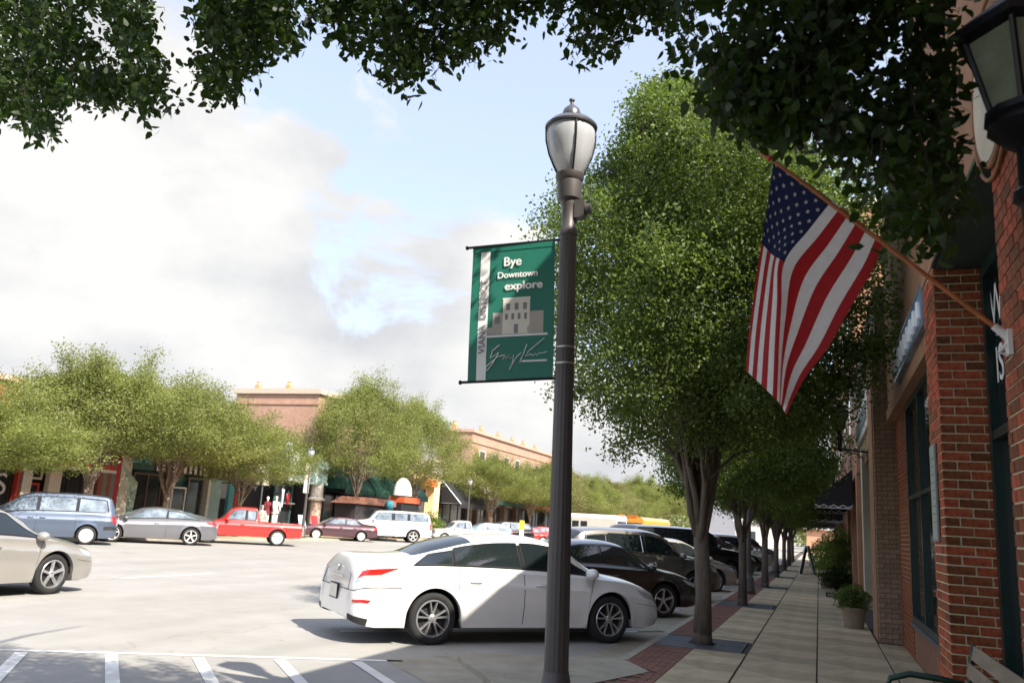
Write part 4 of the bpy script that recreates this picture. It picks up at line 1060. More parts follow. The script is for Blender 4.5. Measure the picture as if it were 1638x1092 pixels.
KIND['sedan'] = dict(g=dict(L0=-2.50, L1=2.40, W=1.88, wb=2.78, wr=.335, roofw=.66, sill=.22,
    top=[(-2.50, .90), (-2.45, 1.05), (-2.38, 1.10), (-1.95, 1.115), (-1.62, 1.135), (-1.25, 1.27), (-.8, 1.385), (-.35, 1.44), (.1, 1.455), (.45, 1.42), (.85, 1.27), (1.42, .985), (1.9, .90), (2.2, .80), (2.40, .62)],
    ends=(.34, .42), belt=[(-2.50, .84), (-2.35, .94), (-1.6, .975), (-.6, .955), (.6, .915), (1.35, .88), (1.9, .79), (2.2, .70), (2.4, .54)]),
    win=[(-1.66, -1.12, -1.36, -1.10, 1.14, 1.80), (-1.08, -.08, -1.06, -.10, 1.12, 1.90), (-.02, 1.17, -.04, .50, 1.12, 1.90)],
    screens=[(-1.60, -.78, 'rear_window'), (1.36, .55, 'windscreen')], seams=[(-1.05, .42, .98), (-.05, .02, .99), ((.98, 1.12), .02, .98), (-1.95, .75, 1.0)], handles=[-.80, .22], mirror=1.02,
    lamps=[(-2.45, -2.14, -2.40, -1.90, .885, .985, 'tail_lamp', 'red_lens'), (-2.46, -2.24, -2.45, -2.15, .815, .88, 'reverse_lamp', 'clear_lens'), (-2.47, -2.30, -2.47, -2.26, .40, .455, 'reflector', 'red_lens'), (1.98, 2.34, 1.86, 2.26, .78, .93, 'headlamp', 'clear_lens')],
    extras=[(-.95, .95, -.95, .95, .0, .06, 'sill_trim', None), (-2.50, -2.30, -2.50, -2.28, .0, .13, 'diffuser', 'seam'), (-2.40, -1.86, -2.40, -1.86, .655, .664, 'bumper_seam', 'seam'), (1.84, 2.28, 1.84, 2.28, .60, .609, 'bumper_seam', 'seam')])
KIND['coupe'] = dict(g=dict(L0=-2.40, L1=2.42, W=1.85, wb=2.80, wr=.335, roofw=.64, sill=.22,
    top=[(-2.4, .80), (-2.3, .98), (-2.1, 1.06), (-1.75, 1.12), (-1.2, 1.26), (-.7, 1.36), (-.1, 1.405), (.3, 1.37), (.75, 1.22), (1.4, .93), (1.9, .85), (2.25, .72), (2.42, .56)],
    belt=[(-2.4, .76), (-2.2, .95), (-1.4, .96), (0, .91), (1.3, .85), (2, .72), (2.42, .5)]),
    win=[(-1.62, -.5, -1.10, -.48, 1.12, 1.86), (-.42, 1.20, -.44, .36, 1.12, 1.9)], screens=[(-1.95, -.85, 'rear_window'), (1.34, .42, 'windscreen')],
    seams=[(-.46, .02, .98), ((1.1, 1.2), .02, .98)], handles=[-.1], mirror=1.0,
    lamps=[(-2.33, -2.02, -2.30, -1.90, .80, .96, 'tail_lamp', 'red_lens'), (1.95, 2.33, 1.85, 2.26, .78, .93, 'headlamp', 'clear_lens')])
KIND['hatch'] = dict(g=dict(L0=-2.15, L1=2.30, W=1.79, wb=2.62, wr=.32, roofw=.70, sill=.22,
    top=[(-2.15, .95), (-2.05, 1.15), (-1.85, 1.32), (-1.4, 1.45), (-.5, 1.52), (.1, 1.50), (.6, 1.36), (1.35, 1.0), (1.85, .88), (2.15, .76), (2.3, .6)],
    belt=[(-2.15, .85), (-1.8, .98), (0, .93), (1.3, .88), (1.9, .76), (2.3, .52)]),
    win=[(-1.62, -1.0, -1.45, -.98, 1.14, 1.82), (-.94, 0.0, -.94, -.02, 1.12, 1.9), (.06, 1.16, .04, .5, 1.12, 1.9)], screens=[(-1.98, -1.60, 'rear_window'), (1.34, .58, 'windscreen')],
    seams=[(-.97, .4, .98), (.02, .02, .98), ((.98, 1.1), .02, .98)], handles=[-.72, .3], mirror=1.0,
    lamps=[(-2.1, -1.9, -2.06, -1.88, .72, 1.0, 'tail_lamp', 'red_lens'), (1.85, 2.22, 1.75, 2.16, .76, .93, 'headlamp', 'clear_lens')])
KIND['suv'] = dict(g=dict(L0=-2.35, L1=2.38, W=1.90, wb=2.76, wr=.37, roofw=.72, sill=.30,
    top=[(-2.35, 1.0), (-2.28, 1.30), (-2.1, 1.52), (-1.8, 1.66), (-1.0, 1.72), (.0, 1.72), (.4, 1.66), (.75, 1.50), (1.30, 1.18), (1.8, 1.08), (2.15, .96), (2.38, .72)],
    belt=[(-2.35, .96), (-2.0, 1.13), (-1, 1.10), (0.3, 1.06), (1.3, 1.03), (1.9, .94), (2.38, .62)]),
    win=[(-1.95, -1.28, -1.80, -1.26, 1.14, 1.78), (-1.20, -.20, -1.18, -.22, 1.12, 1.86), (-.10, 1.10, -.12, .62, 1.12, 1.86)], screens=[(-2.22, -1.92, 'rear_window'), (1.26, .62, 'windscreen')],
    seams=[(-1.24, .5, .98), (-.15, .02, .98), ((.95, 1.05), .02, .98)], handles=[-.92, .18], mirror=.92, pz=.9, trim=None, trimr=.011,
    lamps=[(-2.31, -2.0, -2.28, -1.96, .76, .96, 'tail_lamp', 'red_lens'), (1.95, 2.30, 1.85, 2.22, .76, .93, 'headlamp', 'clear_lens')])
KIND['bigsuv'] = dict(g=dict(L0=-2.75, L1=2.55, W=2.0, wb=3.1, wr=.39, roofw=.78, sill=.36,
    top=[(-2.75, 1.2), (-2.68, 1.55), (-2.55, 1.80), (-2.3, 1.88), (-.8, 1.90), (.55, 1.87), (.85, 1.78), (1.35, 1.30), (1.7, 1.24), (2.3, 1.16), (2.55, .8)],
    belt=[(-2.75, 1.1), (-2.5, 1.24), (0, 1.21), (1.35, 1.18), (2.2, 1.06), (2.55, .7)]),
    win=[(-2.48, -1.30, -2.36, -1.30, 1.12, 1.84), (-1.12, -.34, -1.12, -.34, 1.12, 1.84), (-.14, 1.12, -.14, .66, 1.12, 1.84)], screens=[(None, None, ''), (1.33, .86, 'windscreen')],
    seams=[(-1.22, .5, .98), (-.24, .02, .98), (1.12, .02, .98)], handles=[-.95, .05], mirror=.95, pz=.9,
    lamps=[(-2.70, -2.55, -2.69, -2.55, .55, .98, 'tail_lamp', 'red_lens'), (2.25, 2.48, 2.25, 2.46, .66, .9, 'headlamp', 'clear_lens')])
KIND['van'] = dict(g=dict(L0=-2.45, L1=2.40, W=1.92, wb=2.95, wr=.33, roofw=.76, sill=.24,
    top=[(-2.45, 1.0), (-2.36, 1.35), (-2.15, 1.66), (-1.9, 1.74), (-.8, 1.78), (.2, 1.76), (.6, 1.68), (1.1, 1.36), (1.6, 1.06), (2.05, .88), (2.4, .58)],
    belt=[(-2.45, .95), (-2.2, 1.06), (0, 1.03), (1.5, .95), (2.1, .76), (2.4, .5)]),
    win=[(-2.10, -1.12, -1.98, -1.12, 1.12, 1.82), (-1.02, .12, -1.02, .12, 1.12, 1.84), (.22, 1.42, .22, .82, 1.12, 1.84)], screens=[(-2.32, -2.12, 'rear_window'), (1.55, .72, 'windscreen')],
    seams=[(.17, .02, .98), (1.25, .02, .98), (-1.07, .45, .98)], handles=[-.02, .35], mirror=1.2, pz=.9,
    lamps=[(-2.41, -2.28, -2.40, -2.25, .68, 1.0, 'tail_lamp', 'red_lens'), (2.0, 2.33, 1.92, 2.25, .76, .93, 'headlamp', 'clear_lens')],
    extras=[(-2.42, -2.0, -2.42, -2.0, .36, .52, 'bumper_strip', 'seam')])
KIND['pickup'] = dict(g=dict(L0=-2.48, L1=2.25, W=1.76, wb=2.85, wr=.335, roofw=.74, sill=.36,
    top=[(-2.48, .90), (-2.44, .985), (-.60, .985), (-.575, 1.0), (-.53, 1.50), (-.45, 1.57), (.15, 1.585), (.45, 1.54), (.65, 1.44), (1.02, 1.03), (1.3, .99), (2.05, .90), (2.25, .66)],
    belt=[(-2.48, .86), (-2.42, .95), (-.6, .95), (1.0, .95), (1.9, .86), (2.25, .58)], ends=(.10, .35)),
    win=[(-.44, -.10, -.44, -.10, 1.12, 1.86), (.0, .86, .0, .46, 1.12, 1.88)], screens=[(None, None, ''), (1.0, .60, 'windscreen')],
    seams=[(-.57, .02, .99), (-.06, .05, .98), (.92, .05, .98), (-2.0, .02, .03)], handles=[.08], mirror=.72, pz=.6,
    lamps=[(-2.47, -2.40, -2.47, -2.40, .5, .88, 'tail_lamp', 'red_lens'), (1.92, 2.18, 1.92, 2.16, .6, .9, 'headlamp', 'clear_lens')],
    extras=[(-.60, -2.44, -.60, -2.44, .36, .42, 'side_moulding', None), (.98, -.54, .98, -.54, .36, .42, 'side_moulding', None)])
KIND['oldsedan'] = dict(g=dict(L0=-2.35, L1=2.30, W=1.74, wb=2.65, wr=.31, roofw=.68, sill=.24,
    top=[(-2.35, .80), (-2.28, .97), (-1.65, 1.02), (-1.45, 1.06), (-1.0, 1.28), (-.6, 1.36), (0, 1.38), (.35, 1.34), (.8, 1.14), (1.15, .95), (1.9, .84), (2.3, .6)],
    belt=[(-2.35, .76), (-2.2, .88), (0, .88), (1.1, .86), (1.9, .76), (2.3, .52)]),
    win=[(-1.30, -.40, -.98, -.42, 1.12, 1.86), (-.30, .98, -.32, .36, 1.12, 1.88)], screens=[(-1.45, -.85, 'rear_window'), (1.1, .42, 'windscreen')],
    seams=[(-.35, .02, .98), (.95, .02, .98), (-1.15, .45, .98)], handles=[-.9, -.1], mirror=.85,
    lamps=[(-2.30, -2.08, -2.29, -2.08, .66, .93, 'tail_lamp', 'red_lens'), (1.95, 2.22, 1.92, 2.20, .68, .9, 'headlamp', 'clear_lens')],
    extras=[(-2.3, 1.0, -2.3, 1.0, .50, .56, 'side_moulding', 'seam')])
def trimmed(kind, trim, r=.012):
    k = dict(KIND[kind]); k['trim'] = trim; k['trimr'] = r; return k
# --- the angle parked row on our side
TH = R(45.2); ax = Vector((math.cos(TH), math.sin(TH), 0)); nl = Vector((-math.sin(TH), math.cos(TH), 0))
def place_by_front_wheel(px, py, wb, W, th):
    p = onZ(px, py, ZR); a = Vector((math.cos(th), math.sin(th), 0)); n = Vector((-math.sin(th), math.cos(th), 0))
    return p-a*(wb/2)+n*(W/2-.01)
KIND['sedan_w'] = dict(KIND['sedan']); KIND['sedan_w']['trim'] = M['seam']; KIND['sedan_w']['plate'] = False; KIND['sedan_w']['tail'] = True
rw_, fw_ = onZ(690, 1032, ZR), onZ(975, 1029, ZR); th = math.atan2(fw_.y-rw_.y, fw_.x-rw_.x); wbm = (fw_-rw_).length
mid = (rw_+fw_)/2; nn = Vector((-math.sin(th), math.cos(th), 0)); SC = wbm/2.78
print('WHITE', mid, math.degrees(th), 'scale', SC)
c0 = mid+nn*(.93*SC)
make_car('white four door sedan parked nearest, half in tree shade behind the lamp post', 'car', 'parked_car', 'sedan_w', P['white'], c0, th, 'twin', M['rim'], group='cars parked along our kerb', scale=SC)
row = [('black low sedan parked nose in right behind the white sedan', 'sedan', 'black', 'five', 0), ('taupe grey crossover with bright window trim behind the black sedan', 'suv', 'taupe', 'five', 0),
       ('silver grey hatchback seen between the first and second tree trunks', 'hatch', 'silver', 'five', 0), ('tall black car just beyond the silver hatchback', 'bigsuv', 'black', 'five', 0),
       ('dark green car parked past the tall black one', 'suv', 'green', 'hub', 0), ('black sedan parked beside the third tree', 'sedan', 'black', 'five', 0), ('white van far along the near kerb', 'van', 'cream', 'hub', 0), ('small silver car far along the near kerb', 'hatch', 'grey', 'hub', 0), ('distant dark crossover at the far end of the near row', 'suv', 'gunmetal', 'hub', 0)]
KIND['suv'] = trimmed('suv', M['chrome'])
for i, (lab, kd, pc, rim, dx) in enumerate(row):
    kk = KIND[kd]['g']; off = Vector((.02+.02*i, 4.72*(i+1), 0))
    # all noses line up at the kerb: the white car's front wheel position is the guide
    f = Vector((fw_.x+.05, fw_.y+4.62*(i+1), ZR)); a = Vector((math.cos(th), math.sin(th), 0))
    c = f-a*(kk['wb']/2)+nn*(kk['W']/2-.0)
    kx = (2.40-1.39)-(kk['L1']-kk['wb']/2); c = c+a*kx
    make_car(lab, 'car', 'parked_car', kd, P[pc], c, th, rim, group='cars parked along our kerb', detail=i < 4)
# --- across the street
far = [('slate blue minivan parked at the left across the street', 'van', 'blue', 'hub', 'minivan', 'rimlight', (135, 871), 1.0),
       ('gunmetal grey coupe parked across the street between the blue minivan and the red pickup', 'coupe', 'gunmetal', 'five', 'car', 'rimlight', (303, 872), 1.03),
       ('bright red pickup truck parked across the street', 'pickup', 'red', 'alloy', 'pickup truck', 'rimlight', (442, 873), 1.04),
       ('dark maroon sedan parked across the street behind the red pickup', 'oldsedan', 'maroon', 'hub', 'car', 'rimlight', (577, 866), 1.0),
       ('large white SUV parked across the street', 'bigsuv', 'white', 'five', 'suv', 'rimlight', (660, 868), 1.03)]
thf = R(225)
for (lab, kd, pc, rim, cat, mr, px, sc) in far:
    g = KIND[kd]['g']; p = onZ(px[0], px[1], ZR); vd = Vector((p.x, p.y, 0)).normalized()
    # heading square to our line of sight
    thx = math.atan2(-vd.x, vd.y)+math.pi if False else math.atan2(vd.y, vd.x)+math.pi/2
    thx = thx*.5+thf*.5
    a = Vector((math.cos(thx), math.sin(thx), 0)); n = Vector((-math.sin(thx), math.cos(thx), 0))
    c = p+a*(g['wb']/2*sc)-n*(g['W']/2*sc-.02)
    print(lab[:20], [round(k, 1) for k in c], round(math.degrees(thx)))
    make_car(lab, cat, 'parked_car' if cat != 'pickup truck' else 'pickup_truck', kd, P[pc], c, thx, rim, M[mr], M['carglass2'], group='vehicles parked across the street', side=1, scale=sc)
far2 = [('white pickup with dark side glass parked across the street, right of the white SUV', 'pickup', 'white', (-23.6, 55.5), 222), ('pale blue hatchback across the street past the white pickup', 'hatch', 'ltblue', (-23.8, 60.5), 222), ('black car across the street between the pale blue and red ones', 'suv', 'black', (-23.8, 65), 222),
        ('red car parked far across the street', 'oldsedan', 'red', (-23.6, 69.5), 222), ('second red car far across the street', 'sedan', 'red', (-23.6, 74.2), 222), ('white car far down the opposite kerb', 'sedan', 'white', (-23.6, 79), 222), ('dark car far down the opposite kerb', 'suv', 'gunmetal', (-23.6, 83.7), 222), ('silver car far down the opposite kerb', 'van', 'grey', (-23.6, 88.5), 222), ('maroon car at the far end of the opposite kerb', 'sedan', 'maroon', (-23.6, 93.5), 222)]
for (lab, kd, pc, (x, y), hd) in far2:
    make_car(lab, 'car', 'parked_car', kd, P[pc], (x, y, ZR), R(hd), 'hub', M['rimlight'], M['carglass2'], group='vehicles parked across the street', side=1, detail=False)
# --- the car driving past at the left edge
p = onZ(86, 950, ZR); g = KIND['sedan']['g']
make_car('beige silver car driving past at the left edge of the picture', 'car', 'moving_car', 'sedan', P['silver'], (p.x-.95, p.y-1.50, ZR), R(90), 'five', M['rim'], scale=1.02)
# --- buses at the far end
def bus(label, loc, rz, pm, L=9.5, H=2.95, W=2.4, hood=True, name='school_bus'):
    t = thing(name, label, 'bus', loc, rz)
    h = W/2; pr = [(-h, .45), (-h, H-.35), (-h+.12, H-.12), (-h+.4, H), (h-.4, H), (h-.12, H-.12), (h, H-.35), (h, .45)]
    b = MB(); b.prism(pr, 'x', -L/2, L/2-(1.5 if hood else 0)); b.build('body', pm, t)
    if hood: b = MB(); b.prism([(L/2-1.5, .45), (L/2-1.499, 1.55), (L/2-.25, 1.4), (L/2, 1.1), (L/2, .45)], 'y', -h+.2, h-.2); b.build('hood', pm, t)
    xf = L/2-(1.5 if hood else 0)
    MB().b2((xf+.001, -h+.2, 1.5), (xf+.02, h-.2, 2.35)).build('windscreen', M['farglass'], t)
    n = int((L-2.6)/.9)
    for k in range(n):
        for s in (-1, 1): MB().b2((-L/2+.5+k*.9, s*h-.01, 1.6), (-L/2+1.22+k*.9, s*h+.012, 2.2)).build('window', M['farglass'], t)
    for s in (-1, 1): MB().b2((-L/2+.1, s*h-.01, 1.18), (xf-.2, s*h+.014, 1.26)).build('side_stripe', M['seam'], t)
    ty = tyre_mesh(.48, .28)
    rm = rim_mesh(.48, 'hub', M['rimlight'], w=.28)
    for x in (-L/2+2.0, L/2-1.0):
        for s in (-1, 1): w_ = obj('wheel', ty, t, (x, s*(h-.15), .48)); obj('rim', rm, w_); w_.rotation_euler = (0, 0, 0 if s < 0 else math.pi)
    MB().b2((xf-.1, -.5, H-.02), (xf+.05, .5, H+.12)).build('marker_lamps', M['orange_lens'], t)
    return t
d = ray(1030, 832); d2 = ray(950, 832)
pb_ = EYE+d*(88/d.dot(FW)); bus('yellow school bus at the far end of the street', (pb_.x, pb_.y, ZR), R(-100), P['orange'])
pb_ = EYE+d2*(82/d2.dot(FW)); bus('long white bus at the far end of the street, left of the yellow one', (pb_.x-.5, pb_.y, ZR), R(-12), P['cream'], 7.0, 2.9, hood=False, name='bus')
# number plate and badge on the tail of the near white car are its own small parts
# ------------------------------------------------------------------ shops across the street
XS = -31.0
def pbox(b, px0, py0, px1, py1, X=XS, d=.3):
    """box whose street face spans two measured corners (top left, bottom right) on the wall plane X"""
    p, q = onX(px0, py0, X), onX(px1, py1, X)
    return b.b2((X-d, p.y, q.z), (X, q.y, p.z))
def Yp(px, py=790, X=XS): return onX(px, py, X).y
def Zp(px, py, X=XS): return onX(px, py, X).z
CLR = {}
def cm(key, c, **k):
    if key not in CLR: CLR[key] = mat(key, c, k.pop('rough', .7), **k)
    return CLR[key]
def bthing(name, label, cat, y, x=XS): return thing(name, label, cat, (x, y, .04))
class Sub:
    """collects boxes given in world coordinates into the local frame of a thing"""
    def __init__(s, root): s.r = root; s.o = Vector(root.location)
    def box(s, name, m_, x0, y0, z0, x1, y1, z1, parent=None):
        b = MB(); o = s.o; b.b2((x0-o.x, y0-o.y, z0-o.z), (x1-o.x, y1-o.y, z1-o.z)); return b.build(name, m_, parent or s.r)
    def window(s, y0, y1, z0, z1, mf, X=XS, n=1, rails=(), name='window', parent=None):
        o = s.o; fw = .09
        f = MB(); f.b2((X-.02-o.x, y0-o.y, z0-o.z), (X+.05-o.x, y0+fw-o.y, z1-o.z)); f.b2((X-.02-o.x, y1-fw-o.y, z0-o.z), (X+.05-o.x, y1-o.y, z1-o.z))
        f.b2((X-.02-o.x, y0+fw-o.y, z0-o.z), (X+.048-o.x, y1-fw-o.y, z0+fw-o.z)); f.b2((X-.02-o.x, y0+fw-o.y, z1-fw-o.z), (X+.048-o.x, y1-fw-o.y, z1-o.z))
        for k in range(1, n): yy = y0+(y1-y0)*k/n; f.b2((X-.02-o.x, yy-.04-o.y, z0+fw-o.z), (X+.045-o.x, yy+.04-o.y, z1-fw-o.z))
        fr = f.build(name, mf, parent or s.r)
        for k in range(n):
            a, c = y0+(y1-y0)*k/n+.02, y0+(y1-y0)*(k+1)/n-.02
            MB().b2((X-.012-o.x, a-o.y, z0+.05-o.z), (X+.0-o.x, c-o.y, z1-.05-o.z)).build('pane', M['farglass'], fr)
        return fr
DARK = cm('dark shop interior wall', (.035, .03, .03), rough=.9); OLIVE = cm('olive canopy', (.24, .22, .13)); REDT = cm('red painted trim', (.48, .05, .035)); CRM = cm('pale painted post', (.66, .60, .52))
TEAL = cm('teal painted wall', (.13, .27, .23)); DTEAL = cm('dark teal wall', (.05, .12, .10)); GREYW = cm('grey shop wall', (.20, .18, .16))
# A: red trimmed shop at the left edge
yA0, yA1 = Yp(-120), Yp(150, 770)
t = bthing('red_trimmed_shop', 'shop with red trim, pale posts and dark windows at the far left across the street', 'shop', (yA0+yA1)/2); s = Sub(t)
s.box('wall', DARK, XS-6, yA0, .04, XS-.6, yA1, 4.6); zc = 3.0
s.box('canopy', OLIVE, XS-.6, yA0, zc-.12, XS+1.1, Yp(92, 745, XS+1), zc+.12); s.box('canopy', REDT, XS-.6, Yp(92, 745, XS+1)+.01, zc-.16, XS+1.1, yA1+.1, zc+.02); s.box('canopy_edge', CRM, XS+1.101, Yp(92, 745, XS+1), zc-.30, XS+1.14, yA1+.1, zc-.17)
for a, w_ in ((32, .22), (75, .30), (-30, .25), (141, .12)): s.box('post', CRM, XS-.25, Yp(a, 790), .04, XS+.02, Yp(a, 790)+w_*2, zc-.17)
s.box('post', REDT, XS-.25, Yp(24, 790), .04, XS+.0, Yp(24, 790)+.12, zc-.17)
s.window(Yp(-20), Yp(22), .9, 2.75, DARK, XS-.3, 1); s.window(Yp(90, 780), Yp(138, 780), .9, 2.7, DARK, XS-.3, 2); s.window(Yp(40, 780), Yp(70, 780), .3, 2.05, REDT, XS-.3, 1, name='door'); s.window(Yp(40, 780), Yp(72, 780), 2.2, 2.75, CRM, XS-.3, 1)
s.box('bulkhead', cm('brown bulkhead', (.11, .07, .05)), XS-.5, yA0, .04, XS-.34, yA1, .88)
text_obj('S', 1.25, M['white'], t, Vector((XS-.27, Yp(6, 790), 1.5))-Vector(t.location), (0, 1, 0), (0, 0, 1), depth=.01)
# red building behind its roof
t = bthing('red_building', 'red painted building rising behind the trees at the far left', 'building', 25, -37); q0 = onX(-60, 606, -37); q1 = onX(42, 606, -37); s = Sub(t)
s.box('wall', cm('red wall', (.50, .085, .04), var=.1), -46, q0.y-6, .04, -37, q1.y, q1.z-.25); s.box('coping', cm('pink coping', (.70, .45, .35)), -46.2, q0.y-6.2, q1.z-.25, -36.8, q1.y+.2, q1.z)
# striped timber column + cream mural wall
t = bthing('timber_column', 'red and grey striped timber column beside the red trimmed shop', 'column', Yp(153, 770)); s = Sub(t); y = yA1+.15
for k, mm in enumerate((cm('rust board', (.25, .08, .05)), GREYW, cm('rust board', (.25, .08, .05)), GREYW, cm('bright red board', (.45, .03, .03)))): s.box('board', mm, XS-.3, y+k*.26, .04, XS+.12-.02*k, y+k*.26+.24, 3.7)
y2 = y+1.32; yB1 = Yp(204, 790)
t = bthing('cream_wall', 'tall cream wall with a faded green mural between two shops', 'wall', (y2+yB1)/2); s = Sub(t)
s.box('wall', cm('cream mural plaster', (.66, .60, .48), var=.2, vs_=.7, c2=(.58, .50, .40)), XS-3, y2, .04, XS+.05, yB1, 4.2)
b = MB(); o = Vector(t.location); 
b.add([(XS+.056-o.x, y-o.y, z-o.z) for (y, z) in ((y2+1.0, .1), (yB1-.02, .1), (yB1-.02, 1.7), (yB1-.3, 2.6), (yB1-.7, 3.3), (y2+1.15, 2.4))], [(0, 1, 2, 3, 4, 5)]); b.build('mural', cm('faded green mural', (.20, .32, .24), var=.4, vs_=1.5, c2=(.42, .48, .38)), t)
# C: teal shop under the striped awning
yC0, yC1 = yB1+.02, Yp(350, 790)
t = bthing('teal_shop', 'teal painted shop with brown framed windows and a white door under a striped awning', 'shop', (yC0+yC1)/2); s = Sub(t)
s.box('wall', TEAL, XS-6, yC0, .04, XS-1.2, yC1, 5.0); s.box('side_wall', TEAL, XS-1.2, yC0, .04, XS-.1, yC0+.12, 3.3); s.box('beam', DTEAL, XS-1.19, yC0+.13, 3.05, XS-.05, yC1, 3.35)
BR = cm('brown window frame', (.16, .10, .075))
s.window(Yp(232), Yp(278), .7, 2.95, BR, XS-.9, 2); s.window(Yp(293), Yp(316), .08, 2.4, M['white'], XS-.8, 1, name='door'); s.window(Yp(319), Yp(343), .3, 2.95, GREYW, XS-.85, 1)
s.box('post', BR, XS-1.1, Yp(280), .04, XS-.7, Yp(290), 3.04); s.box('post', CRM, XS-.9, Yp(344), .04, XS-.5, Yp(348), 3.04)
def dome(label, px0, px1, zb, zt, out, mats, X=XS, nst=1, squash=1.):
    y0, y1 = Yp(px0), Yp(px1); t = thing('awning', label, 'awning', (X, (y0+y1)/2, zb)); h = (y1-y0)/2; H = zt-zb
    for k in range(nst):
        pass
    b = MB(); nv = 10; nu = max(12, nst*2)
    for i in range(nu):
        b.cur = (i*nst//nu) % len(mats); V = []
        for u in (i/nu, (i+1)/nu):
            yy = -h+2*h*u; prof = (1-abs(2*u-1)**2.6)**.5 if squash else 1
            for j in range(nv+1):
                a = math.pi/2*j/nv; V.append((out*math.sin(a)*(.45+.55*prof), yy, H*math.cos(a)*max(.25, prof)))
        b.add(V, [(j, j+1, nv+2+j, nv+1+j) for j in range(nv)])
        b.add([V[nv], V[2*nv+1], (V[2*nv+1][0], V[2*nv+1][1], -.28), (V[nv][0], V[nv][1], -.28)], [(0, 1, 2, 3)])
    b.build('canopy', mats, t); b = MB(); b.tube([(0, -h, -.3), (out*.5, -h, -.3), (out, -h*.8, -.3), (out, h*.8, -.3), (out*.5, h, -.3), (0, h, -.3)], .03, 5); b.build('awning_frame', M['black'], t); return t
STR = [cm('black awning cloth', (.02, .02, .022)), cm('cream awning cloth', (.66, .60, .47))]
dome('black and cream striped awning left of the arched one, over the teal shop', 208, 288, 3.3, 4.6, 1.2, STR, nst=18, squash=0)
dome('arched black and cream striped awning over the teal shop door', 290, 347, 3.25, 4.9, 1.3, STR, nst=12)
dome('pale cream awning with dark stripes left of the grey dome awning', 352, 396, 3.1, 4.3, 1.5, [STR[1], STR[1], STR[1], STR[0]], nst=12, squash=0)
dome('dark grey dome shaped awning over the clothes shop', 397, 438, 3.5, 5.6, 1.3, [cm('charcoal awning cloth', (.075, .068, .07))])
# D/E: clothes shop
yD0, yD1 = yC1+.02, Yp(512, 790)
t = bthing('clothes_shop', 'open fronted clothes shop with teal panels and a blue white mountain sign', 'shop', (yD0+yD1)/2); s = Sub(t)
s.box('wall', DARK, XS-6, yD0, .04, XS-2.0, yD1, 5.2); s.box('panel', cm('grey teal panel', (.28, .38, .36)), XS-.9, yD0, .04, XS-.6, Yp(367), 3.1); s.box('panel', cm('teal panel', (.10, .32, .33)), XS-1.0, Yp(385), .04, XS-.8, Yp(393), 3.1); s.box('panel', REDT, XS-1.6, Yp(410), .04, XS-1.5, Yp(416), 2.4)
s.box('post', M['steel'], XS-.1, Yp(419), .04, XS-.03, Yp(419)+.08, 3.4); s.window(Yp(458), Yp(486), .3, 3.1, DTEAL, XS-.9, 1); s.box('shelf', GREYW, XS-.8, Yp(460), 1.9, XS-.5, Yp(484), 1.98)
s.box('beam', cm('blue white band', (.45, .60, .64), var=.3, vs_=1.2, c2=(.72, .76, .74)), XS-.3, Yp(438), 3.30, XS-.05, yD1-.8, 3.8)
y0, y1 = Yp(437, 740), Yp(489, 740); o = Vector(t.location)
zz = [(0, 0), (1, 0), (1, .42), (.92, .55), (.86, .38), (.74, .75), (.62, .62), (.50, 1.0), (.38, .88), (.28, .55), (.20, .62), (.10, .35), (0, .50)]
b = MB(); b.prism([(y0+(y1-y0)*a-o.y, 3.95+1.75*c-o.z) for a, c in zz], 'x', XS-.25-o.x, XS-.02-o.x); b.build('mountain_sign', cm('mountain sign teal', (.13, .36, .34), var=.5, vs_=.8, c2=(.60, .76, .78), detail=3), t)
b = MB(); b.prism([(y0+(y1-y0)*a-o.y, 3.95+1.75*c-o.z) for a, c in ((.30, .5), (.42, .45), (.5, .97), (.58, .6), (.72, .5), (.64, .3), (.45, .25))], 'x', XS-.018-o.x, XS-.006-o.x); b.build('snow_cap', M['white'], t)
def mannequin(label, px, py, m_top, m_low, h=1.75, X=XS+1.2):
    p = onX(px, py, X); t = thing('mannequin', label, 'mannequin', (X, p.y, .04))
    b = MB(); b.lathe([(0, h), (.05, h-.01), (.085, h-.08), (.075, h-.17), (.045, h-.23), (.045, h-.28)], 12); b.build('head', M['offwhite'], t, smooth=True)
    b = MB(); b.grid(lambda u, v: ((.20 if True else 0)*[.35, .95, 1.0, .85, .78, .95, 1.15, 1.2][min(7, int(v*7.99))]*math.cos(2*math.pi*u)*.75, .24*[.35, 1.0, 1.05, .9, .82, .95, 1.15, 1.25][min(7, int(v*7.99))]*math.sin(2*math.pi*u), h-.27-v*.72), 14, 7)
    for sy in (-1, 1): b.tube([(0, sy*.22, h-.33), (.05, sy*.31, h-.55), (.10, sy*.30, h-.85)], [.07, .06, .045], 8)
    b.build('jacket', m_top, t, smooth=True)
    b = MB()
    for sy in (-1, 1): b.tube([(0, sy*.09, h-.85), (0, sy*.11, h-1.3), (0, sy*.12, .06)], [.12, .10, .09], 8)
    b.build('trousers', m_low, t, smooth=True)
    MB().lathe([(0, .03), (.22, .03), (.22, 0)], 14).build('stand', M['steel'], t)
    return t
WC = cm('white cloth', (.78, .74, .68)); RC = cm('dark red cloth', (.20, .02, .03)); BC = cm('pale blue cloth', (.45, .56, .68)); PC = cm('pink cloth', (.66, .38, .34)); RB = cm('bright red cloth', (.62, .03, .04))
mannequin('mannequin in a white jacket and white trousers outside the clothes shop', 441, 812, WC, WC, 2.25); mannequin('mannequin in a dark red jacket left of the white one', 427, 812, RC, WC, 2.2, XS+.9); mannequin('white dressed mannequin at the clothes shop, nearest the grey dome awning', 419, 820, WC, WC, 1.7, XS+1.3)
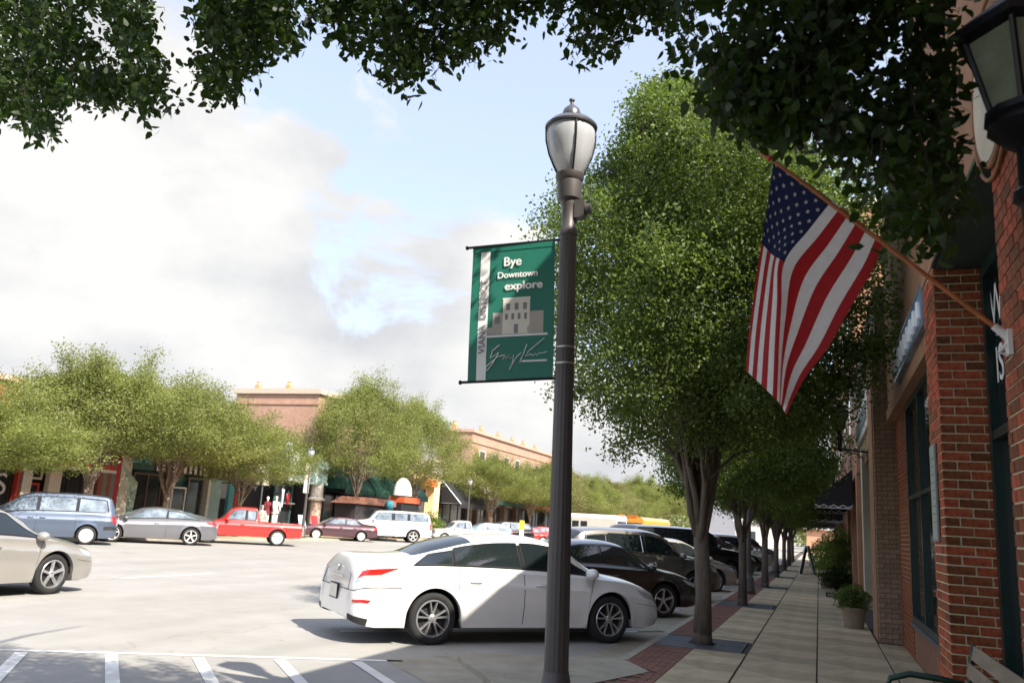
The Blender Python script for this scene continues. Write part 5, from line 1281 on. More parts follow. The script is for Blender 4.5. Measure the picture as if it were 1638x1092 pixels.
def garment(label, px, py, m_, w_, h_, X=XS+1.6):
    p = onX(px, py, X); t = thing('hanging_shirt', label, 'clothing', (X, p.y, p.z))
    b = MB(); b.grid(lambda u, v: (.06*math.sin(u*9+v*2), w_*(u-.5)*(1-.15*v), -h_*v+.06*math.sin(u*6)*v), 10, 8); b.build('cloth', m_, t, smooth=True)
    b = MB(); b.tube([(0, -w_/2, -.02), (0, 0, .08), (0, w_/2, -.02)], .012, 5); b.tube([(0, 0, .08), (0, 0, .2), (.03, 0, .24)], .008, 5); b.build('hanger', M['steel'], t); return t
garment('pale pink shirt hanging from the edge of the cream awning', 409, 728, PC, .9, 1.5); garment('small red scarf hanging at the clothes shop front', 461, 790, RB, .35, .6); garment('pale blue cloth hanging beside the white mannequin', 453, 782, BC, .22, 1.0)
for (lab, px, m_) in (('pale blue covered chair behind the red pickup', 485, BC), ('bright red jacket on a chair beside the maroon sedan', 505, RB)):
    p = onX(px, 840, XS+2.3); t = thing('chair', lab, 'chair', (XS+2.3, p.y, .04)); MB().box((0, 0, .45), (.5, .5, .05)).build('seat', M['steel'], t)
    b = MB(); b.grid(lambda u, v: (-.22+.2*v+.04*math.sin(u*8), -.33+.66*u, 1.25-.8*v), 8, 6); b.build('cover', m_, t, smooth=True)
    for sx in (-.2, .2):
        for sy in (-.2, .2): MB().tube([(sx, sy, 0), (sx, sy, .44)], .015, 5).build('leg', M['steel'], t)
# G: painted column with teal capital
p = onX(506, 800, XS+.4); t = thing('painted_column', 'round brick column with teal and white painted top, right of the clothes shop', 'column', (XS+.4, p.y, .04))
b = MB(); b.lathe([(.45, 0), (.45, .3), (.36, .35), (.35, 2.2)], 20); b.build('shaft', cm('pinkish brick column', (.50, .36, .28), var=.2, vs_=4), t); b = MB(); b.lathe([(.5, 2.2), (.55, 2.3), (.40, 2.4), (.36, 3.2)], 20); b.build('upper_shaft', CRM, t)
b = MB(); b.b2((-.3, -.75, 3.2), (.3, .7, 3.35)); b.b2((-.25, -.7, 3.36), (.25, .65, 4.2)); b.lathe([(.62, 4.2), (.60, 4.4), (.45, 4.7), (0, 4.85)], 14); b.build('capital', cm('teal capital', (.10, .34, .30), var=.5, vs_=2, c2=(.55, .65, .6)), t)
# H: green awning shop
yH0, yH1 = Yp(516), Yp(657)
t = bthing('green_awning_shop', 'dark shop front below the wide dark green awning', 'shop', (yH0+yH1)/2); s = Sub(t)
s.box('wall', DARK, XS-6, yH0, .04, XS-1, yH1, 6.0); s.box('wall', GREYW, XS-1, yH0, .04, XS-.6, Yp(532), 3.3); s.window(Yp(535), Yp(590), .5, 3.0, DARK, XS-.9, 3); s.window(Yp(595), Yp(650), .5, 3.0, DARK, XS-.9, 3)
GA = cm('dark green awning cloth', (.012, .060, .042), var=.25, vs_=1.2)
for (pa, pb2, lab) in ((516, 566, 'dark green sloping awning, left one, next to the painted column'), (568, 655, 'wide dark green sloping awning behind the maroon sedan')):
    ya, yb = Yp(pa), Yp(pb2); t = thing('awning', lab, 'awning', (XS, (ya+yb)/2, 3.1)); h = (yb-ya)/2
    b = MB(); b.add([(0, -h, 2.1), (0, h, 1.9), (1.7, h, 0), (1.7, -h, 0), (1.7, h, -.3), (1.7, -h, -.3), (0, -h, 0), (0, h, 0)], [(0, 1, 2, 3), (3, 2, 4, 5), (0, 3, 6), (1, 7, 2)]); b.build('canopy', GA, t); MB().tube([(0, -h, -.02), (1.7, -h, -.32), (1.7, h, -.32), (0, h, -.02)], .03, 5).build('awning_frame', M['black'], t)
dome('small brown arched canopy above the dark green awning', 516, 566, 5.25, 6.3, .9, [cm('brown arch cloth', (.42, .26, .19)), cm('brown arch cloth two', (.46, .30, .22))], nst=6)
# terracotta kiosk roof, blue cover, orange cart
p = onX(600, 820, XS+3); t = thing('kiosk', 'low kiosk with a terracotta coloured roof behind the white SUV', 'kiosk', (XS+2.4, p.y, .04)); b = MB(); b.prism([(-3.3, 2.15), (-2.0, 2.6), (2.0, 2.55), (3.3, 2.1)], 'x', -.9, .9); b.build('roof', cm('terracotta roof', (.30, .13, .085)), t); MB().b2((-.75, -2.9, 0), (.75, 2.9, 2.1)).build('body', DARK, t)
p = onX(622, 818, XS+3.6); t = thing('covered_bundle', 'small bright blue covered bundle on the kiosk edge', 'bundle', (XS+3.6, p.y, .04)); b = MB(); b.lathe([(0, 2.55), (.22, 2.48), (.32, 2.25), (.28, 1.95), (.0, 1.9)], 12); b.build('cover', cm('blue tarpaulin', (.04, .20, .27)), t, smooth=True); MB().tube([(0, 0, 0), (0, 0, 1.92)], .05, 6).build('post', M['steel'], t)
p = onX(648, 800, XS+3.2); t = thing('utility_cart', 'orange work cart carrying a white tank, behind the white SUV', 'cart', (XS+3.2, p.y, .04))
MB().b2((-.6, -1.3, 2.45), (.6, 1.2, 2.85)).build('bed', cm('orange red paint', (.58, .11, .04)), t); b = MB(); b.grid(lambda u, v: (.55*math.cos(2*math.pi*u)*math.sin(math.pi*v*.5+.01), -.5+1.05*math.sin(2*math.pi*u)*math.sin(math.pi*v*.5+.01), 2.95+1.25*math.cos(math.pi*v*.5)), 16, 8); b.build('tank', M['white'], t, smooth=True)
MB().b2((-.5, -1.5, .6), (.5, 1.3, 2.44)).build('chassis', M['under'], t)
for sy in (-1.1, .9): MB().lathe([(0, -.1), (.6, -.1), (.6, .1), (0, .1)], 18, (.52, sy, .6), 'x').build('wheel', M['tyre'], t)
# I: yellow building
yI0, yI1 = Yp(660), Yp(697)
t = bthing('yellow_building', 'narrow pale yellow building with an orange window hood', 'building', (yI0+yI1)/2); s = Sub(t); YE = cm('pale yellow render', (.72, .52, .24), var=.06)
s.box('wall', YE, XS-5, yI0, .04, XS-.2, yI1-1.2, 5.4); s.box('pilaster', cm('cream yellow render', (.76, .60, .34), var=.06), XS-.5, yI1-1.19, .04, XS+.35, yI1, 5.2); s.window(yI0+.5, yI1-1.7, 1.6, 3.9, GREYW, XS-.19, 2)
s.box('hood', cm('orange hood', (.68, .15, .04)), XS-.19, yI0+.1, 4.1, XS+.7, yI1-1.25, 4.65)
# J: black awning shop with whitewashed brick above
yJ0, yJ1 = yI1+.03, Yp(766)
t = bthing('dark_shop', 'dark shop with a big black awning and whitewashed brick above', 'shop', (yJ0+yJ1)/2); s = Sub(t)
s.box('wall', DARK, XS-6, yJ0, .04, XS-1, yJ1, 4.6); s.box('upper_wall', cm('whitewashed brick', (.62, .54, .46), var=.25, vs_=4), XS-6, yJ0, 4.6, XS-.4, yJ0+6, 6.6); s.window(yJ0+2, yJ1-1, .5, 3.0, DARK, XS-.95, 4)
y0, y1 = yJ0+1.2, yJ1; t = thing('awning', 'big black awning to the right of the yellow building', 'awning', (XS, (y0+y1)/2, 2.9)); h = (y1-y0)/2; b = MB(); b.add([(0, -h, 1.9), (0, h, 1.9), (1.9, h, 0), (1.9, -h, 0), (1.9, h, -.35), (1.9, -h, -.35), (0, -h, 0), (0, h, 0)], [(0, 1, 2, 3), (3, 2, 4, 5), (0, 3, 6), (1, 7, 2)]); b.build('canopy', cm('black canvas', (.018, .018, .022)), t); MB().tube([(0, -h, 1.9), (1.9, -h, 0), (0, -h, -.02)], .035, 5).build('awning_frame', M['steel'], t)
bush('bright yellow green shrub between the white SUV and the black awning', (XS+3.2, Yp(690, 830, XS+3.2), .04), 1.0, 1.9, M['leaf_bright'], 2500, .12)
# K onward: plain shop fronts to the end of the street
cols_ = [('pale shop with white panels and brown columns past the black awning', CRM, BR), ('dark green shop front past the brown columns', cm('deep green wall', (.03, .08, .07)), DARK), ('pink brick shop front far along the opposite side', cm('pink brick', (.46, .26, .20)), CRM), ('grey shop front far along the opposite side', GREYW, DARK), ('cream shop front far along the opposite side', M['cream'], BR), ('brown shop front at the far end of the opposite side', cm('brown wall', (.22, .12, .08)), CRM)]
y = yJ1+.05
for i, (lab, mw, mf) in enumerate(cols_):
    L_ = 12+3*(i % 3); t = bthing('shop', lab, 'shop', y+L_/2); s = Sub(t); h = 5.2+.7*((i*5) % 3)
    s.box('wall', mw, XS-8, y, .04, XS-.6, y+L_, h); s.box('cornice', CRM, XS-8, y, h, XS-.4, y+L_, h+.3)
    for k in range(3): s.window(y+.6+k*L_/3, y+L_/3-.4+k*L_/3, .5, 3.1, mf, XS-.55, 2)
    for k in range(4): s.box('column', mf, XS-.6, y+k*(L_-.5)/3, .04, XS-.1, y+k*(L_-.5)/3+.45, 3.6)
    s.box('awning', [GA, REDT, STR[0], TEAL, GA, CRM][i], XS-.58, y+.2, 3.25, XS+1.0, y+L_-.2, 3.6)
    y += L_+.05
# brick blocks rising behind
BK1 = cm('pinkish tan brick', (.47, .285, .205), var=.12, vs_=3, grime=.12)
pc_ = onX(512, 622, XS-1.2); pl = onY(398, 628, pc_.y); 
t = thing('brick_block', 'large pinkish brick building with a pale parapet behind the clothes shop', 'building', (XS-1.2, pc_.y, .04)); s = Sub(t)
s.box('wall', BK1, pl.x-1, pc_.y, 3.8, XS-1.2, pc_.y+15, pc_.z-.35); s.box('parapet', cm('pale parapet', (.56, .46, .37)), pl.x-1.2, pc_.y-.15, pc_.z-.35, XS-1.0, pc_.y+15, pc_.z)
s.box('string_course', BK1, pl.x-1, pc_.y-.06, pc_.z-1.1, XS-1.15, pc_.y-.001, pc_.z-.95)
for k in range(4): s.window(pc_.y+1.2+k*3.4, pc_.y+2.8+k*3.4, pc_.z-3.4, pc_.z-1.4, CRM, XS-1.19, 1)
OC = cm('orange chimney pot', (.55, .30, .14))
def chimney(px, py, Xc, Yc, z0, lab, sc=1.):
    t = thing('chimney', lab, 'chimney', (Xc, Yc, z0)); b = MB(); b.b2((-.28*sc, -.28*sc, 0), (.28*sc, .28*sc, .45*sc)); b.build('stack', OC, t); b = MB(); b.lathe([(.20*sc, .45*sc), (.24*sc, .55*sc), (.18*sc, .75*sc), (.26*sc, .85*sc), (0, .86*sc)], 10); b.build('pot', cm('ochre pot', (.62, .42, .20)), t)
for px, lab in ((414, 'left orange chimney on the large brick building'), (463, 'right orange chimney on the large brick building')):
    q = onY(px, 615, pc_.y+.4); chimney(px, 0, q.x, pc_.y+.4, pc_.z, lab, .65)
p2_ = onX(757, 686, XS-1.2); pr_ = onX(862, 712, XS-1.2); q2 = onY(724, 690, p2_.y)
t = thing('brick_block', 'long pinkish brick building with a row of roof ornaments, farther down the opposite side', 'building', (XS-1.2, p2_.y, .04)); s = Sub(t)
s.box('wall', BK1, q2.x-1.5, p2_.y, 3.8, XS-1.2, pr_.y+6, p2_.z-.3); s.box('parapet', cm('tan parapet', (.52, .33, .25)), q2.x-1.7, p2_.y-.15, p2_.z-.3, XS-1.0, pr_.y+6, p2_.z)
s.box('string_course', BK1, XS-1.2, p2_.y, p2_.z-1.3, XS-1.1, pr_.y+6, p2_.z-1.15)
for k in range(7): s.window(p2_.y+2+k*3.6, p2_.y+3.6+k*3.6, p2_.z-4.2, p2_.z-1.9, CRM, XS-1.19, 1)
for i, px in enumerate((727, 769, 797, 820, 838, 857)):
    if i == 0: q = onY(px, 690, p2_.y+.4); chimney(px, 0, q.x, p2_.y+.4, p2_.z, 'largest roof ornament at the near end of the long brick building', .95)
    else: q = onX(px, 690, XS-1.6); chimney(px, 0, XS-1.6, q.y, p2_.z, ['', 'second', 'third', 'fourth', 'fifth', 'farthest'][i]+' roof ornament along the long brick building', .75)
# lamps across the street and down our side
for (px, py, X, lab) in ((486, 830, -27.6, 'street lamp across the street standing by the red pickup tail'), (748, 830, -27.6, 'street lamp across the street in front of the black awning')):
    q = onX(px, py, X); l2 = clone(lamp, (X, q.y, .04), None, lab, 1.08 if px < 500 else 1.05); l2.rotation_euler = (0, 0, 0)
    for o in [o for o in col.objects if o.parent == l2 and o.name.startswith('banner_arm')]: bpy.data.objects.remove(o)
q = onX(486, 760, -27.6)
t = thing('street_banner', 'pale narrow banner on the street lamp across the street', 'banner', (-27.6, q.y+.12, 2.55)); MB().b2((-.02, 0, 0), (.02, .5, 1.7)).build('cloth', CRM, t); MB().tube([(0, -.12, 1.72), (0, .55, 1.72)], .02, 5).build('banner_rod', M['black'], t)
for i, yy in enumerate((26.6, 43.5)):
    l2 = clone(lamp, (-1.98, yy, 0), None, ['dark street lamp post behind the second pavement tree', 'distant street lamp post behind the fourth pavement tree'][i], 1.0); l2.rotation_euler = (0, 0, 0)
    for o in [o for o in col.objects if o.parent == l2 and o.name.startswith('banner_arm')]: bpy.data.objects.remove(o)
# grey arched roof, yellow post and pale building at the end of the street
t = thing('arched_building', 'grey arched roof building with a yellow edge at the end of the street', 'building', (-16, 150, 0)); b = MB(); b.prism([(-4.5, 0)]+[(4.5*math.cos(a)*-1, 5+3.2*math.sin(a)) for a in [i*math.pi/14 for i in range(15)]]+[(4.5, 0)], 'y', 0, 12); b.build('wall', cm('grey cladding', (.30, .30, .33)), t)
b = MB(); b.tube([(4.5*math.cos(a), -.1, 5+3.2*math.sin(a)) for a in [i*math.pi/14 for i in range(15)]], .25, 6); b.build('arch_trim', cm('yellow trim', (.75, .50, .06)), t)
t = thing('pale_building', 'pale low building across the end of the street', 'building', (-10, 135, 0)); MB().b2((-2, 0, 0), (6, 8, 3.8)).build('wall', CRM, t); MB().b2((-2.3, -.3, 3.8), (6.3, 8.3, 4.2)).build('roof', M['white'], t); MB().b2((-1, -.05, 1), (1, -.001, 2.4)).build('window', M['farglass'], t)
# yellow topped bollard
q = onX(843, 838, -20.5); t = thing('yellow_sign', 'small yellow and white sign board by the red car across the street', 'sign', (-20.9, q.y, ZR)); MB().b2((-.03, -.45, 1.15), (.03, .45, 1.85)).build('panel', cm('yellow panel', (.80, .62, .03)), t); MB().b2((-.03, -.42, .3), (.03, .42, 1.14)).build('lower_panel', M['white'], t); MB().tube([(0, 0, 0), (0, 0, 1.1)], .05, 6).build('post', M['steel'], t)

# ------------------------------------------------------------------ trees
def tree_meshes(seed, H, rad, zb, trunk_h, tr, nlimb, nleaf, lsz, lm, bm, lean=(0, 0), sprays=14, twig=.24, fill=.55, top=1.0, lift=.15, bow=0.):
    rs = np.random.RandomState(seed); b = MB(); br = MB()
    def env(t): # radius factor by height fraction
        return max(.0, math.sin(math.pi*min(1, (t*.86+.14))**.82))**.62
    Hc = H-zb; limbs = []
    trunk = [(0, 0, -.05), (tr*.1, 0, trunk_h*.4), (lean[0]*.1, lean[1]*.1, trunk_h)]
    b.tube(trunk, [tr*1.25, tr, tr*.98], 14)
    b.tube([(0, 0, -.05), (0, 0, .25)], [tr*1.45, tr*1.02], 14)
    tips = []
    for i in range(nlimb):
        a = 2*math.pi*(i+rs.uniform(-.3, .3))/nlimb; up = rs.uniform(.45, 1.0) if i else 1.0
        ro = rad*rs.uniform(.35, .72)*(1.15-.5*up); ze = zb+Hc*(.35+.58*up)
        p0 = np.array([lean[0]*.1+tr*.35*math.cos(a), lean[1]*.1+tr*.35*math.sin(a), trunk_h-rs.uniform(.05, .45)]); p3 = np.array([lean[0]*up+ro*math.cos(a), lean[1]*up+ro*math.sin(a), ze])
        p1 = p0+np.array([.22*math.cos(a)*rad*.35, .22*math.sin(a)*rad*.35, .8+.3*rs.rand()]); pts = []
        for k in range(9):
            t = k/8; q = (1-t)**3*p0+3*(1-t)**2*t*p1+3*(1-t)*t*t*(p1*.45+p3*.55)+t**3*p3; q = q+rs.normal(size=3)*.035*k*.5; pts.append(q)
        b.tube(pts, [tr*.42*(1-.85*k/8)+.008 for k in range(9)], 8)
        for k in range(2, 9):
            for _ in range(3):
                tips.append((pts[k], tr*.2*(1-.7*k/8)+.006))
    # clumps inside an uneven crown
    nc = int(nleaf/44); C = []
    while len(C) < nc:
        t = rs.uniform(0, 1)**.85; a = rs.uniform(0, 2*math.pi); rr = (fill+(1-fill)*rs.uniform(0, 1)**.6) if rs.rand() > .18 else rs.uniform(.1, 1)
        lump = 1+.18*math.sin(3*a+5*t+seed)+.13*math.sin(7*a-9*t+2*seed)+.10*math.sin(13*t+4*a)
        r_ = rad*env(t)*lump*rr
        # holes
        if math.sin(a*5+t*17+seed)*math.sin(t*23+a*3) > .80: continue
        C.append((lean[0]*t+bow*math.sin(math.pi*t)+r_*math.cos(a), lean[1]*t+r_*math.sin(a), zb+Hc*t*top+lift*(r_/rad)**2*(1-t)))
    C = np.array(C)
    for _ in range(sprays):   # shoots that stick out of the outline
        c = C[rs.randint(len(C))]; ax_ = np.array([lean[0]*.5, lean[1]*.5, zb+Hc*.35]); d = c-ax_; d = d/np.linalg.norm(d)+np.array([0, 0, .5]); d /= np.linalg.norm(d); L_ = rs.uniform(.4, 1.1)*rad*.33
        n = 14; s_ = np.array([c+d*L_*k/n+rs.normal(size=3)*.03 for k in range(n)]); C = np.vstack([C, s_[::1]])
        br.tube([c, c+d*L_*.5, c+d*L_], [.01, .007, .003], 4)
    for (p, r0) in tips:
        j = np.argsort(np.linalg.norm(C-p, axis=1))[rs.randint(4, 40)]; q = C[j]; mid_ = (p+q)/2+np.array([0, 0, .12]); br.tube([p, mid_, q], [r0, r0*.6, .004], 5)
    npc = np.full(len(C), nleaf//len(C)); P = np.repeat(C, npc, axis=0); P = P+rs.normal(size=P.shape)*np.array([twig, twig, twig*.55])
    lv = leaves_mesh('crown', P, lsz, lm, LEAF4, rs=rs)
    return b.mesh('trunk', bm, True), br.mesh('branches', bm, True), lv
def tree(meshes, label, loc, rz=0, sc=1., name='street_tree', group=None):
    t = thing(name, label, 'tree', loc, rz, group); t.scale = (sc,)*3 if not isinstance(sc, tuple) else sc
    obj('trunk', meshes[0], t); obj('branches', meshes[1], t)['kind'] = 'stuff'; obj('crown', meshes[2], t); return t
TG = 'zelkova trees along our pavement'
T1 = tree_meshes(3, 9.2, 2.72, 2.85, 1.85, .12, 11, 300000, .063, M['leaf_mid'], M['bark'], lean=(-.5, 0), sprays=44, twig=.19, fill=.38, lift=1.0, bow=.42)
tree(T1, 'large bright green zelkova with many stems, nearest pavement tree behind the lamp', (-1.72, 13.85, 0), R(20), group=TG)
T2 = tree_meshes(8, 6.3, 2.5, 2.5, 1.8, .115, 7, 110000, .080, M['leaf_mid'], M['bark'], sprays=16, twig=.25)
T3 = tree_meshes(21, 6.0, 2.6, 2.4, 1.7, .13, 6, 80000, .095, M['leaf_mid'], M['bark'], sprays=14, twig=.27)
tree(T2, 'second pavement tree, low dark crown below the flag', (-1.80, 22.25, 0), 1.0, (.80, .85, 1.0), group=TG)
tree(T3, 'third pavement tree along our kerb', (-1.75, 30.85, 0), 2.0, (.76, .8, 1.0), group=TG)
tree(T2, 'fourth pavement tree along our kerb', (-1.75, 39.5, 0), 3.1, (.8, .8, .97), group=TG)
tree(T3, 'fifth pavement tree, trunk lit orange by the sun', (-1.75, 48.2, 0), 4.0, (.8, .8, 1.0), group=TG); tree(T2, 'sixth pavement tree near the end of our pavement', (-1.8, 57, 0), 5.0, .95, group=TG); tree(T3, 'farthest pavement tree on our side', (-1.9, 68, 0), .6, 1.0, group=TG)
# across the street
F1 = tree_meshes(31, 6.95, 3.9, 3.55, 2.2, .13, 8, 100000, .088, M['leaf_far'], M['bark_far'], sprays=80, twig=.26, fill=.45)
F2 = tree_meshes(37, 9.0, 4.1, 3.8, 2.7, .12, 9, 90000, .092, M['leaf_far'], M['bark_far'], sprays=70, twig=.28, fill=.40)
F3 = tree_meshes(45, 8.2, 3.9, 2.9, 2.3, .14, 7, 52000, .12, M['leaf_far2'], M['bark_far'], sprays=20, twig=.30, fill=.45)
FG = 'street trees on the opposite pavement'
XT = -28.4
def ty(px): return onX(px, 790, XT).y
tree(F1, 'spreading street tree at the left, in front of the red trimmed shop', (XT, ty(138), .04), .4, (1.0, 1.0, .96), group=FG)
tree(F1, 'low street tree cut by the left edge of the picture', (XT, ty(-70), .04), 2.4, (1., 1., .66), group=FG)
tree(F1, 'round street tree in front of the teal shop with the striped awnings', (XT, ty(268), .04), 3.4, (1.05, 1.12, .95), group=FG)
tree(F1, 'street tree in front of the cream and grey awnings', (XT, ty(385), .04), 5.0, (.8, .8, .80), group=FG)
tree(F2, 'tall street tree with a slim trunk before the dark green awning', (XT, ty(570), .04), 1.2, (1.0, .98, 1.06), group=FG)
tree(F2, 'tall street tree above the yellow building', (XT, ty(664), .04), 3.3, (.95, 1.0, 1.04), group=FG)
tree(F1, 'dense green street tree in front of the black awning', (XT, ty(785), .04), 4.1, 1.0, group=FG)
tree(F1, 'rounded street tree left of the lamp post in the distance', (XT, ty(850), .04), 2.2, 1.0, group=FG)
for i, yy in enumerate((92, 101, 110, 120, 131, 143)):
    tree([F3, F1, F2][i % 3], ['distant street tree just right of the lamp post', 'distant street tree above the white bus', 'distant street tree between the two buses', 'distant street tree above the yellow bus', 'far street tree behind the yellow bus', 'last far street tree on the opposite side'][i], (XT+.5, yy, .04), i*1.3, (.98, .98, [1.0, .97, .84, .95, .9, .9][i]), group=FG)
for i, (x, yy, s_) in enumerate(((-20, 170, 1.2), (-9, 165, .85), (-2, 175, 1.0), (-30, 180, 1.5), (-14, 185, 1.2), (6, 180, 1.4), (3, 150, 1.0), (-40, 200, 1.8))):
    tree([F3, F1][i % 2], ['background tree behind the grey arched roof', 'background tree beyond the pale building', 'background tree beyond the peach building', 'tall background tree at the end of the opposite row', 'background tree in the gap at the street end', 'background tree far right behind the peach building', 'background tree above the folding sign', 'biggest background tree at the end of the street'][i], (x, yy, 0), i, s_, 'background_tree')
wood = MB()
rsw = np.random.RandomState(5)
Pw = np.column_stack([rsw.uniform(-120, 60, 40000), rsw.uniform(215, 235, 40000), 9*rsw.uniform(0, 1, 40000)**.7]); Pw[:, 2] *= 1+.25*np.sin(Pw[:, 0]*.21)+.15*np.sin(Pw[:, 0]*.67)
obj('distant_trees', leaves_mesh('distant_trees', Pw, .75, M['leaf_far'], LEAF4, rs=rsw))['kind'] = 'stuff'

# ------------------------------------------------------------------ the tree overhead: its trunk stands behind the viewer
def inpoly(x, y, P_):
    c = False; j = len(P_)-1
    for i in range(len(P_)):
        if (P_[i][1] > y) != (P_[j][1] > y) and x < (P_[j][0]-P_[i][0])*(y-P_[i][1])/(P_[j][1]-P_[i][1])+P_[i][0]: c = not c
        j = i
    return c
rs = np.random.RandomState(77)
masses = [
 ([(-60, -190), (150, -190), (140, 25), (150, 90), (170, 118), (120, 150), (70, 180), (55, 165), (20, 172), (-60, 175)], 4.4, 720, 0),
 ([(35, 170), (62, 165), (80, 205), (62, 222), (42, 205)], 4.2, 30, 0),
 ([(160, -190), (232, -190), (228, 60), (252, 120), (262, 160), (240, 192), (228, 160), (190, 150), (160, 160), (110, 140), (150, 115), (185, 105), (190, 60), (160, 20)], 4.3, 450, 0),
 ([(312, 30), (335, 15), (345, -190), (445, -190), (455, 25), (462, 62), (430, 98), (385, 128), (345, 150), (330, 148), (325, 110), (345, 75), (352, 50), (322, 45)], 4.0, 430, 0),
 ([(455, -190), (905, -190), (890, 5), (840, 28), (805, 62), (760, 72), (705, 95), (672, 92), (660, 138), (640, 128), (615, 98), (590, 78), (545, 70), (560, 55), (520, 30), (480, 25)], 4.3, 1020, 0),
 ([(905, -190), (1090, -190), (1085, 60), (1020, 40), (985, 60), (962, 98), (935, 88), (908, 82), (918, 40)], 4.6, 360, 0),
 ([(1075, -190), (1550, -190), (1530, 20), (1520, 60), (1505, 40), (1430, 35), (1395, 50), (1385, 120), (1370, 200), (1325, 222), (1290, 215), (1270, 190), (1230, 165), (1150, 155), (1120, 110), (1085, 80)], 3.7, 620, 0),
 ([(1150, 140), (1250, 160), (1300, 210), (1262, 222), (1235, 205), (1205, 178), (1165, 200), (1150, 180)], 3.7, 110, 0),
 ([(1430, 35), (1530, 40), (1545, 130), (1550, 200), (1555, 250), (1535, 300), (1520, 365), (1480, 385), (1452, 380), (1440, 330), (1410, 320), (1392, 290), (1350, 262), (1330, 230), (1380, 200), (1400, 150), (1430, 160), (1440, 90)], 3.8, 165, 0)]
CP = []; TW = MB()
for (poly, Y0, n, _) in masses:
    xs_ = [p[0] for p in poly]; ys_ = [p[1] for p in poly]; k = 0; hx = [(rs.uniform(min(xs_), max(xs_)), rs.uniform(min(ys_), max(ys_)), rs.uniform(10, 26)) for _ in range(int(n/45))]
    while k < n:
        x, y_ = rs.uniform(min(xs_), max(xs_)), rs.uniform(min(ys_), max(ys_))
        if not inpoly(x, y_, poly) or (1190 < x < 1440 and y_ > 205+(x-1230)*.72) or (x > 1508 and y_ < 330 and rs.rand() < .96) or (1388 < x < 1436 and 55 < y_ < 160) or any(math.hypot(x-a_, (y_-c_)*1.2) < r0 for a_, c_, r0 in hx): continue
        Yq = Y0+rs.uniform(-.6, .5); p = onY(x, y_, Yq)
        if p.x > XP-.12: p = onX(x, y_, XP-.15-rs.uniform(0, .3))
        CP.append(np.array(p)); k += 1
CP = np.array(CP)
hub = np.array([-1.7, -1.4, 3.3])
# finer twigs that carry the clusters, hanging from above
for i in range(0, len(CP), 9):
    c = CP[i]; u = np.array([rs.uniform(-.12, .12), -.18, .22]); TW.tube([c+u, c+u*.4+rs.normal(size=3)*.02, c], [.003, .002, .001], 4, caps=False)
nl = 13; P_ = np.repeat(CP, nl, axis=0)+rs.normal(size=(len(CP)*nl, 3))*np.array([.062, .062, .055])
# the rest of the crown, unseen overhead, clusters dropped to shape its shade
UP_ = []
while len(UP_) < 3000:
    v = rs.normal(size=3); v /= np.linalg.norm(v); v = v*rs.uniform(.3, 1)**.5*np.array([4.2, 5.4, 2.6])+np.array([-2.6, 1.9, 7.0])
    px, py = proj(v) if (Vector(v)-EYE).dot(FW) > .3 else (0, -999)
    if (Vector(v)-EYE).dot(FW) > .3 and -60 < px < 1700 and py > -70: continue
    if v[2] < 3.5: continue
    Xl, Yl = v[0]-v[2]*SUN.x/SUN.z, v[1]-v[2]*SUN.y/SUN.z
    if Yl > 7.0+(Xl+8.3)*.63+rs.uniform(-.5, .3): continue
    if math.sin(Xl*2.3+1)*math.sin(Yl*2.9)+.5*math.sin(Xl*5+Yl*3) > .5: continue
    bad = False
    for z in (3.3, 3.8, 4.3, 4.9):
        w_ = v-np.array([-1.95, 6, z]); s_ = np.array(SUN); d_ = np.linalg.norm(w_-s_*w_.dot(s_))
        if d_ < 1.05 and w_.dot(s_) > 0: bad = True
    if v[0] > 1.2 and v[2] < 6.6: bad = True
    if bad: continue
    UP_.append(v)
UP_ = np.array(UP_); P2_ = np.repeat(UP_, 16, axis=0)+rs.normal(size=(len(UP_)*16, 3))*.16
ct = thing('overhead_tree', 'dark leafy maple whose branches hang across the top of the picture', 'tree', (0, 0, 0))
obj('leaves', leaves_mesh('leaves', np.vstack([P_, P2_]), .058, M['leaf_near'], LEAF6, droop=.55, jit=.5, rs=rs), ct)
b = MB(); b.tube([(-1.72, -1.6, -.03), (-1.70, -1.55, 1.4), (-1.7, -1.4, 2.9), tuple(hub)], [.22, .17, .16, .14], 14)
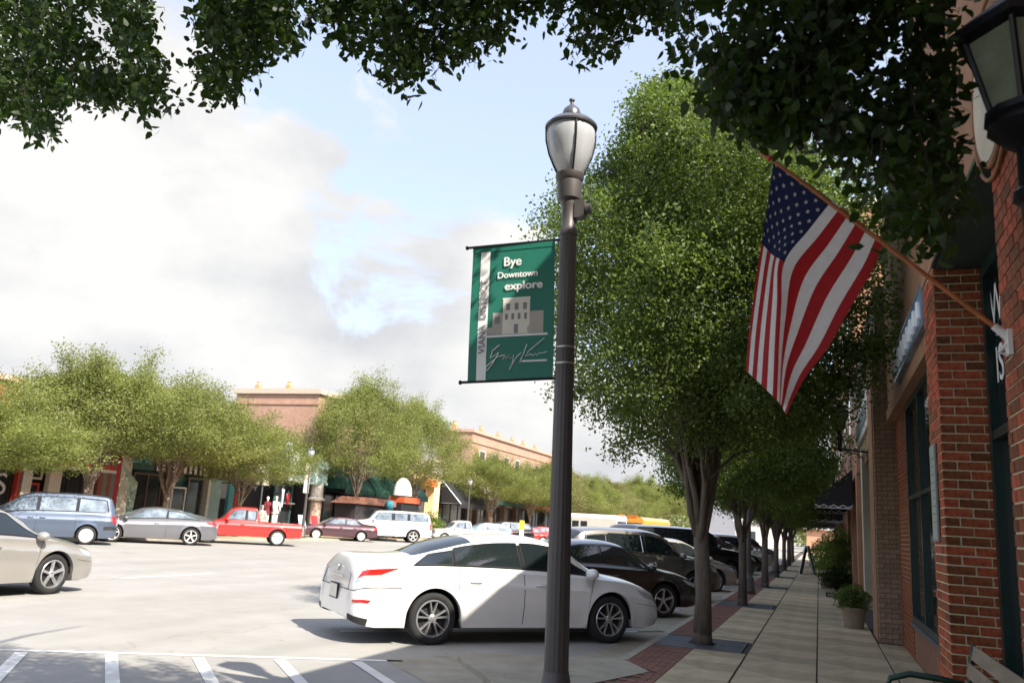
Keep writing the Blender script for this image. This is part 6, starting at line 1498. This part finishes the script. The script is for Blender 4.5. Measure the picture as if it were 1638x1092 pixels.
for tgt in ((-3.9, 2.4, 6.6), (-2.6, 3.4, 6.4), (-1.2, 4.2, 6.4), (.2, 4.0, 5.9), (.4, 3.2, 5.6), (-3.6, .8, 7.4), (-2, 0, 8.4), (-.5, 1.2, 7.6), (-2.2, 5.5, 8.2), (-4.4, 1.0, 6.4)):
    q = np.array(tgt); m1 = hub*.6+q*.4+np.array([0, -.4, 1.2]); b.tube([hub, m1, q*.8+m1*.2+np.array([0, 0, .2]), q], [.07, .045, .03, .012], 8)
for (poly, Y0, n, _) in masses:
    if n < 300: continue
    xm = sum(p[0] for p in poly)/len(poly); q = np.array(onY(xm, -90, Y0)); q0 = np.array(onY(xm, -10, Y0)); m1 = hub*.55+q*.45+np.array([0, -.5, .9])
    b.tube([hub, m1, q*.85+m1*.15+np.array([0, 0, .12]), q, q0], [.06, .035, .018, .010, .004], 6)
TW = MB()
for i in range(0, len(CP), 5):
    c = CP[i]; d1 = rs.normal(size=3)*.05; u = np.array([rs.uniform(-.10, .10), rs.uniform(-.1, .02), .16]); TW.tube([c+u, c+u*.5+d1*.4, c, c-u*.35+d1], [.0035, .003, .002, .001], 4, caps=False)
TW.build('twigs', M['twig'], ct)['kind'] = 'stuff'
b.build('trunk', M['bark'], ct, smooth=True); pass

# a few fallen leaves in the gutter and along the pavement
rl = np.random.RandomState(4)
FLP = np.column_stack([np.concatenate([rl.normal(-2.75, .25, 60), rl.uniform(-2.2, 1.2, 45), rl.uniform(-7.5, -3, 40)]), np.concatenate([rl.uniform(8, 26, 60), rl.uniform(8, 24, 45), rl.uniform(8, 14, 40)]), np.concatenate([np.full(60, ZR+.012), np.full(45, .010), np.full(40, ZR+.014)])])
FLP[:60, 2] = np.where(FLP[:60, 1] < 12.7, .012, ZR+.014); FLP[105:, 2] = np.where((FLP[105:, 0] > -4.4) & (FLP[105:, 1] < 11.4), .012, ZR+.014)
fl = leaves_mesh('fallen_leaves', FLP, .045, mat('dry leaf', (.20, .13, .05), .7, var=.3, vs_=3), LEAF6, rs=rl)
nn_ = np.zeros(len(fl.vertices)*3); fl.vertices.foreach_get('co', nn_); nn_ = nn_.reshape(-1, 3); k6 = np.repeat(FLP, 6, axis=0); nn_[:, 2] = k6[:, 2]+(nn_[:, 2]-k6[:, 2])*.12; fl.vertices.foreach_set('co', nn_.ravel()); fl.update()
obj('fallen_leaves', fl)['kind'] = 'stuff'
